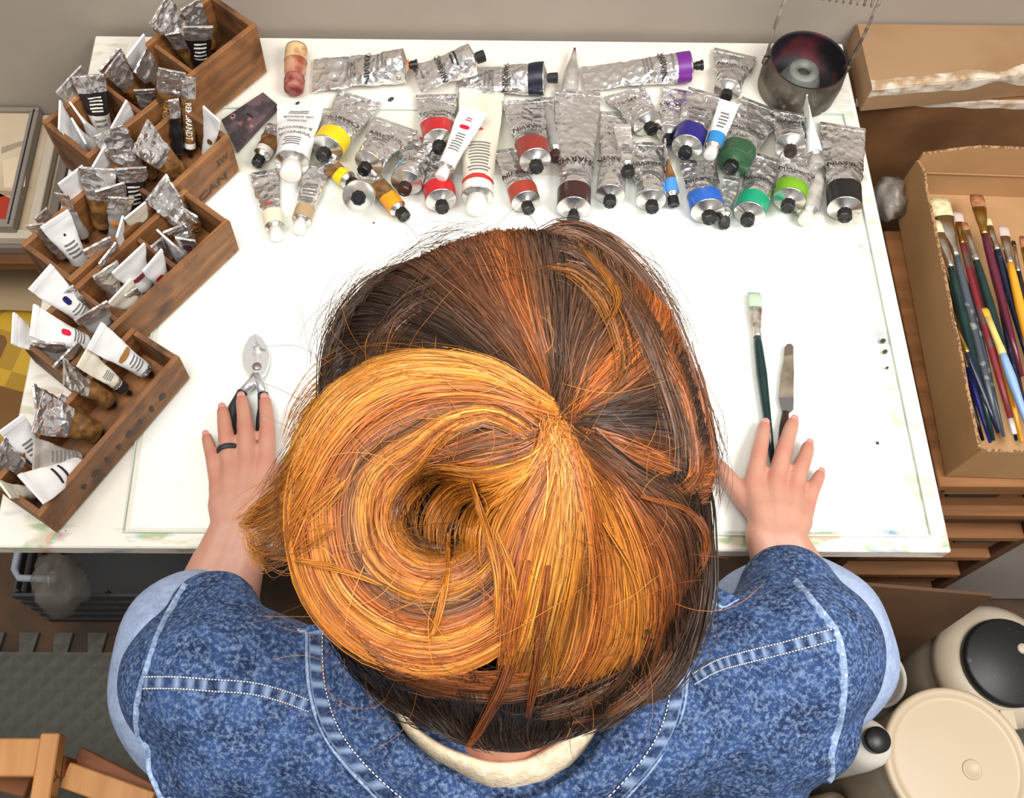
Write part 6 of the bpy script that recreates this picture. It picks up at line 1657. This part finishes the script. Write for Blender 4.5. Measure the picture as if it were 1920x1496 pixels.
fan = [[(1050, 800), (1000, 862), (905, 888), (810, 882), (750, 930), (735, 985)], [(1048, 805), (1010, 880), (962, 940), (935, 1000), (938, 1060), (962, 1120)],
 [(1050, 806), (1020, 905), (978, 1000), (955, 1090), (945, 1180), (942, 1262)], [(1055, 810), (1042, 920), (1012, 1050), (980, 1190), (948, 1290)],
 [(1060, 812), (1072, 940), (1062, 1080), (1032, 1220), (1000, 1300)], [(1065, 812), (1102, 940), (1122, 1080), (1102, 1220), (1062, 1290)],
 [(1070, 810), (1132, 930), (1172, 1070), (1172, 1195), (1125, 1280)], [(1072, 808), (1162, 920), (1222, 1040), (1242, 1150), (1215, 1262)],
 [(1074, 805), (1182, 900), (1262, 985), (1292, 1080), (1278, 1170)], [(1074, 800), (1190, 880), (1280, 930), (1312, 1010), (1316, 1090)]]
fc = [C_gold, C_gold * .9, C_or, C_gold, C_pale * .8, C_or, C_gold * .9, C_or * .8, C_aub * .8, C_brown * .8]
field('bun_hair', fan, 6500, fc, .004, .010, 7, .00033, npt=20, clump=.4, seed=6, cnoise=.36, end=(0, .7), clfreq=3.0, jend=(2.2, 1.0))
inner_ = [[(1020, 840), (900, 850), (800, 880), (752, 950), (770, 1020), (830, 1050)], [(1010, 860), (900, 880), (830, 900), (800, 960), (820, 1010), (870, 1020)]]
field('bun_hair', inner_[:1] * 2, 150, [C_gold * .7, C_gold * .6], .003, .008, 14, .00032, npt=20, seed=7, cnoise=.4)
topin = [[(1050, 790), (980, 800), (890, 820), (800, 860), (748, 925), (735, 990)], [(1052, 796), (985, 822), (900, 842), (812, 872), (752, 925), (735, 990)], [(1054, 802), (1000, 842), (930, 868), (860, 878), (790, 890), (745, 935)]]
field('bun_hair', topin, 1500, [C_deep, C_brown * 1.3, C_deep], .002, .009, 9, .00032, npt=20, seed=17, cnoise=.42, jend=(1.2, .4))
knot = [[(1018, 760), (1045, 782), (1075, 800), (1100, 830)], [(1030, 742), (1052, 778), (1062, 812), (1058, 850)], [(1060, 735), (1060, 775), (1052, 812), (1030, 845)], [(1095, 750), (1070, 780), (1045, 800), (1005, 822)]]
field('crown_hair', knot, 700, [C_aub, C_or, C_gold * .8, C_or * .8], .003, .007, 8, .00032, npt=12, seed=18, cnoise=.4)
wisp = [[(1000, 742), (900, 690), (780, 668), (670, 682), (600, 712), (555, 760), (525, 820)], [(700, 700), (620, 760), (570, 850), (520, 930), (470, 965), (445, 975)], [(640, 900), (570, 960), (510, 1010), (478, 1020), (462, 990)], [(620, 980), (560, 1010), (500, 1042), (470, 1030)]]
for k_, n_ in ((0, 45), (1, 130), (2, 60), (3, 40)):
    field('loose_hair', [wisp[k_], [(u + 12, v + 12) for u, v in wisp[k_]]], n_, [C_pale * .8, C_gold], .004, .014, 16, .00022, npt=24, seed=40 + k_, cnoise=.25, wave=10)
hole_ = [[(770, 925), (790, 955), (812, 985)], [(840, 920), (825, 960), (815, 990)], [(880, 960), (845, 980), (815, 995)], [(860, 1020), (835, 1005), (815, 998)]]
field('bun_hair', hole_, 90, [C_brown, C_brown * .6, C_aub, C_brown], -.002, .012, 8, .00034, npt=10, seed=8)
# sweep out to the left
left_ = [[(1035, 752), (930, 690), (800, 668), (700, 682), (625, 720), (575, 790), (540, 860)], [(1040, 760), (920, 700), (790, 690), (690, 715), (620, 775), (572, 860), (520, 925), (462, 962)],
 [(1042, 766), (910, 716), (770, 715), (670, 760), (605, 840), (565, 920), (515, 985), (480, 1000)], [(1045, 775), (900, 735), (760, 745), (660, 805), (600, 890), (570, 980), (560, 1050)]]
field('bun_hair', left_, 2600, [C_pale * .8, C_gold, C_gold, C_or], .004, .012, 10, .00028, npt=24, clump=.25, seed=9, cnoise=.3, end=(0, .62))
# hair at the nape
nape = [[(600, 1000), (598, 1080), (625, 1160), (680, 1230), (735, 1290)], [(655, 1228), (690, 1264), (730, 1300), (775, 1340)], [(790, 1278), (805, 1300), (838, 1345), (872, 1388)], [(895, 1275), (900, 1320), (912, 1365), (930, 1402)],
 [(1000, 1268), (1000, 1315), (998, 1360), (988, 1398)], [(1100, 1245), (1100, 1300), (1085, 1348), (1058, 1380)], [(1200, 1140), (1200, 1230), (1168, 1308), (1125, 1358)], [(1275, 1040), (1288, 1150), (1258, 1240), (1195, 1318)], [(1312, 950), (1318, 1050), (1308, 1150), (1282, 1240), (1245, 1308)]]
field('nape_hair', nape, 5000, [C_dark] * 4 + [C_dark * .8] * 2 + [C_dark, C_brown * .7, C_dark], .001, .008, 12, .00033, npt=14, seed=10, cnoise=.5, wave=6)
cross_ = [[(640, 1140), (720, 1225), (840, 1275), (980, 1272), (1100, 1228)], [(650, 1190), (735, 1262), (850, 1300), (980, 1300), (1110, 1262)], [(1240, 1180), (1180, 1270), (1090, 1320), (980, 1345)], [(1290, 1120), (1240, 1250), (1150, 1330), (1040, 1362)]]
field('nape_hair', cross_[:2], 900, [C_or * .8, C_aub * .7], .004, .008, 9, .00032, npt=16, seed=11, wave=5, end=(.3, .6))
field('nape_hair', cross_[2:], 500, [C_brown, C_aub * .8], .004, .008, 9, .00032, npt=16, seed=12, wave=5, end=(.3, .6))
# loose locks hanging from the bun
locks = [([(985, 1050), (965, 1150), (945, 1260), (905, 1350), (872, 1402)], C_or * 1.05, 130, 6), ([(1025, 1060), (1012, 1170), (1000, 1270), (985, 1348)], C_or * .85, 110, 6), ([(880, 900), (905, 980), (930, 1080), (925, 1190)], C_gold, 120, 5),
         ([(840, 1000), (835, 1080), (815, 1170), (800, 1200)], C_gold * .9, 70, 4), ([(1210, 1180), (1160, 1280), (1080, 1335), (1000, 1348)], C_brown * 1.2, 50, 7), ([(1130, 980), (1190, 1090), (1195, 1200), (1178, 1260)], C_gold, 110, 6),
         ([(1085, 960), (1070, 1090), (1040, 1210), (1030, 1290)], C_gold, 110, 6), ([(500, 1044), (570, 1052), (640, 1068), (720, 1100)], C_gold, 60, 4), ([(1200, 930), (1290, 960), (1322, 1020), (1300, 1090)], C_deep, 70, 7), ([(1085, 455), (1150, 545), (1140, 600)], C_gold * .5, 50, 8), ([(930, 1000), (960, 1080), (965, 1160)], C_gold, 60, 5)]
for k, (g, c_, n_, w_) in enumerate(locks):
    g2 = [(u + w_, v + w_ * .4) for u, v in g]
    field('loose_hair', [g, g2], n_, [c_, c_ * .85], .009, .008, w_ * .55, .00034, npt=18, seed=20 + k, cnoise=.25, end=(0, .85))
# flyaways round the outline
rgf = np.random.default_rng(5)
fl = []
for k in range(330):
    th = rgf.random() * 2 * math.pi
    x0_, y0_ = 965 + 325 * math.cos(th) * (.82 + .22 * rgf.random()), 890 - 440 * math.sin(th) * (.82 + .22 * rgf.random())
    ph = th + math.pi / 2 * (1 if rgf.random() < .5 else -1) * (.5 + .6 * rgf.random()); L_ = 50 + 90 * rgf.random()
    curl = rgf.normal() * .9
    g = []
    x_, y_ = x0_, y0_
    for j in range(6):
        g.append((x_, y_)); x_ += L_ / 5 * math.cos(ph); y_ -= L_ / 5 * math.sin(ph); ph += curl / 5
    fl.append(g)
for q_ in range(0, len(fl), 30):
    for g in fl[q_:q_ + 30]:
        c_ = [C_brown, C_aub, C_dark * 1.5, C_brown * 1.4][rgf.integers(4)]
        field('loose_hair', [g, [(u + 1, v + 1) for u, v in g]], 1, [c_, c_], .002, .014, 1, .00017, npt=12, seed=int(rgf.integers(1e6)), cnoise=.2)
frz = [[(600, 720), (615, 640), (655, 560), (710, 510)], [(640, 640), (680, 560), (740, 510), (800, 480)], [(730, 520), (800, 475), (880, 450), (950, 432)], [(1120, 455), (1200, 510), (1260, 600), (1300, 700)], [(1290, 700), (1325, 800), (1335, 900), (1325, 1000)]]
for k_, g in enumerate(frz):
    field('loose_hair', [g, [(u + (14 if k_ > 2 else -14), v - 12) for u, v in g]], 55, [C_brown, C_brown], .0, .012, 9, .00016, npt=14, seed=70 + k_, cnoise=.3, wave=14, jend=(1.5, 1.5), end=(.5, .5))
for k in range(240):        # fine loose hairs over the bun and to the left of it
    x_, y_ = 570 + 660 * rgf.random(), 660 + 600 * rgf.random()
    ph = rgf.random() * 6.28; curl = rgf.normal() * 1.2; L_ = 80 + 170 * rgf.random(); g = []
    for j in range(6):
        g.append((x_, y_)); x_ += L_ / 5 * math.cos(ph); y_ -= L_ / 5 * math.sin(ph); ph += curl / 5
    c_ = [C_gold, C_or, C_pale * .8][rgf.integers(3)]
    field('loose_hair', [g, [(u + 1, v + 1) for u, v in g]], 1, [c_, c_], .008, .012, 1, .00018, npt=12, seed=int(rgf.integers(1e6)), cnoise=.2)

def hair_mat(name):
    m = bpy.data.materials.new(name); m.use_nodes = True; nt = m.node_tree; bs = nt.nodes['Principled BSDF']
    bs.inputs['Roughness'].default_value = .46; bs.inputs['Specular IOR Level'].default_value = .4
    at = nt.nodes.new('ShaderNodeAttribute'); at.attribute_name = 'strand_colour'
    nt.links.new(at.outputs['Color'], bs.inputs['Base Color'])
    return m
M_hair = hair_mat('dyed_hair')
def strand_object(name, chunks, parent, ribbon=True):
    rg = np.random.default_rng(77); m_ = 2 if ribbon else 3
    Vs, Fs, Cs = [], [], []; base = 0
    for W, cc, rr in chunks:
        n, k, _ = W.shape
        T_ = np.gradient(W, axis=1); T_ /= np.linalg.norm(T_, axis=2, keepdims=True) + 1e-12
        view = W - cCAM; view /= np.linalg.norm(view, axis=2, keepdims=True)
        X = np.cross(T_, view); X /= np.linalg.norm(X, axis=2, keepdims=True) + 1e-9
        Y = np.cross(T_, X)
        if ribbon:
            ph = rg.normal(size=(n, 1, 1)) * .55
            X = X * np.cos(ph) + Y * np.sin(ph)
            ring = np.stack([W - X * rr[..., None], W + X * rr[..., None]], 2)
        else: ring = np.stack([W + (X * math.cos(a) + Y * math.sin(a)) * rr[..., None] for a in (0.0, 2.094, 4.189)], 2)   # n,k,3,3
        Vs.append(ring.reshape(-1, 3)); Cs.append(np.repeat(cc, m_, axis=1).reshape(-1, 3))
        idx = base + np.arange(n * k * m_).reshape(n, k, m_)
        for j in range(1 if ribbon else 3):
            j2 = (j + 1) % m_
            Fs.append(np.stack([idx[:, :-1, j], idx[:, :-1, j2], idx[:, 1:, j2], idx[:, 1:, j]], -1).reshape(-1, 4))
        base += n * k * m_
    V_ = np.concatenate(Vs); F_ = np.concatenate(Fs); C_ = np.concatenate(Cs)
    org = np.array(world_loc(parent))
    me = bpy.data.meshes.new(name)
    me.vertices.add(len(V_)); me.vertices.foreach_set('co', (V_ - org).astype(np.float32).ravel())
    me.loops.add(F_.size); me.loops.foreach_set('vertex_index', F_.astype(np.int32).ravel())
    me.polygons.add(len(F_)); me.polygons.foreach_set('loop_start', np.arange(0, F_.size, 4, dtype=np.int32)); me.polygons.foreach_set('loop_total', np.full(len(F_), 4, dtype=np.int32))
    me.polygons.foreach_set('use_smooth', np.ones(len(F_), dtype=bool))
    me.update(calc_edges=True)
    at = me.attributes.new('strand_colour', 'FLOAT_COLOR', 'POINT')
    at.data.foreach_set('color', np.concatenate([C_, np.ones((len(C_), 1))], 1).astype(np.float32).ravel())
    me.materials.append(M_hair)
    o = bpy.data.objects.new(name, me); COL.objects.link(o); o.parent = parent
    o['kind'] = 'stuff'
    return o
# solid underlayers: the mass of hair below the visible strands
b = MB(); ellipsoid(b, HC, CR * (HX * .99), CU * (HY * .985), CF * (HZ * .97), 48, 36); ellipsoid(b, NPC, CR * (NPR * 1.04), CU * (NPR * .96), CF * (NPR * .96), 32, 24)
V, F = fuse(b, .004, 6)
V = [Vector(v) + (Vector(v) - HC).normalized() * (.004 * noise.noise(Vector(v) * 26)) for v in V]
hm = build('hair_mass', V, F, mat('dark_hair_mass', (40, 27, 20), .6, rgb2=(72, 46, 30), scale=60, stretch=(3, 1, 1)), person)
b = MB(); nn, mm_ = 56, 20
tx, ty = CR, CU; tz = -CF
V_, F_ = [], []
for i in range(nn):
    t = 2 * math.pi * i / nn
    for j in range(mm_):
        a = 2 * math.pi * j / mm_
        r_ = BR_ + (Br_ * .78) * math.cos(a)
        V_.append(BC + (tx * math.cos(t) + ty * math.sin(t)) * r_ + tz * (Br_ * .9 * math.sin(a)))
for i in range(nn):
    for j in range(mm_): F_.append((i * mm_ + j, ((i + 1) % nn) * mm_ + j, ((i + 1) % nn) * mm_ + (j + 1) % mm_, i * mm_ + (j + 1) % mm_))
bun = build('hair_bun', V_, F_, mat('orange_hair_mass', (96, 54, 24), .6, rgb2=(66, 38, 20), scale=50), person)
for nm, ch in STR.items():
    o = strand_object(nm, ch, person, nm != 'loose_hair')
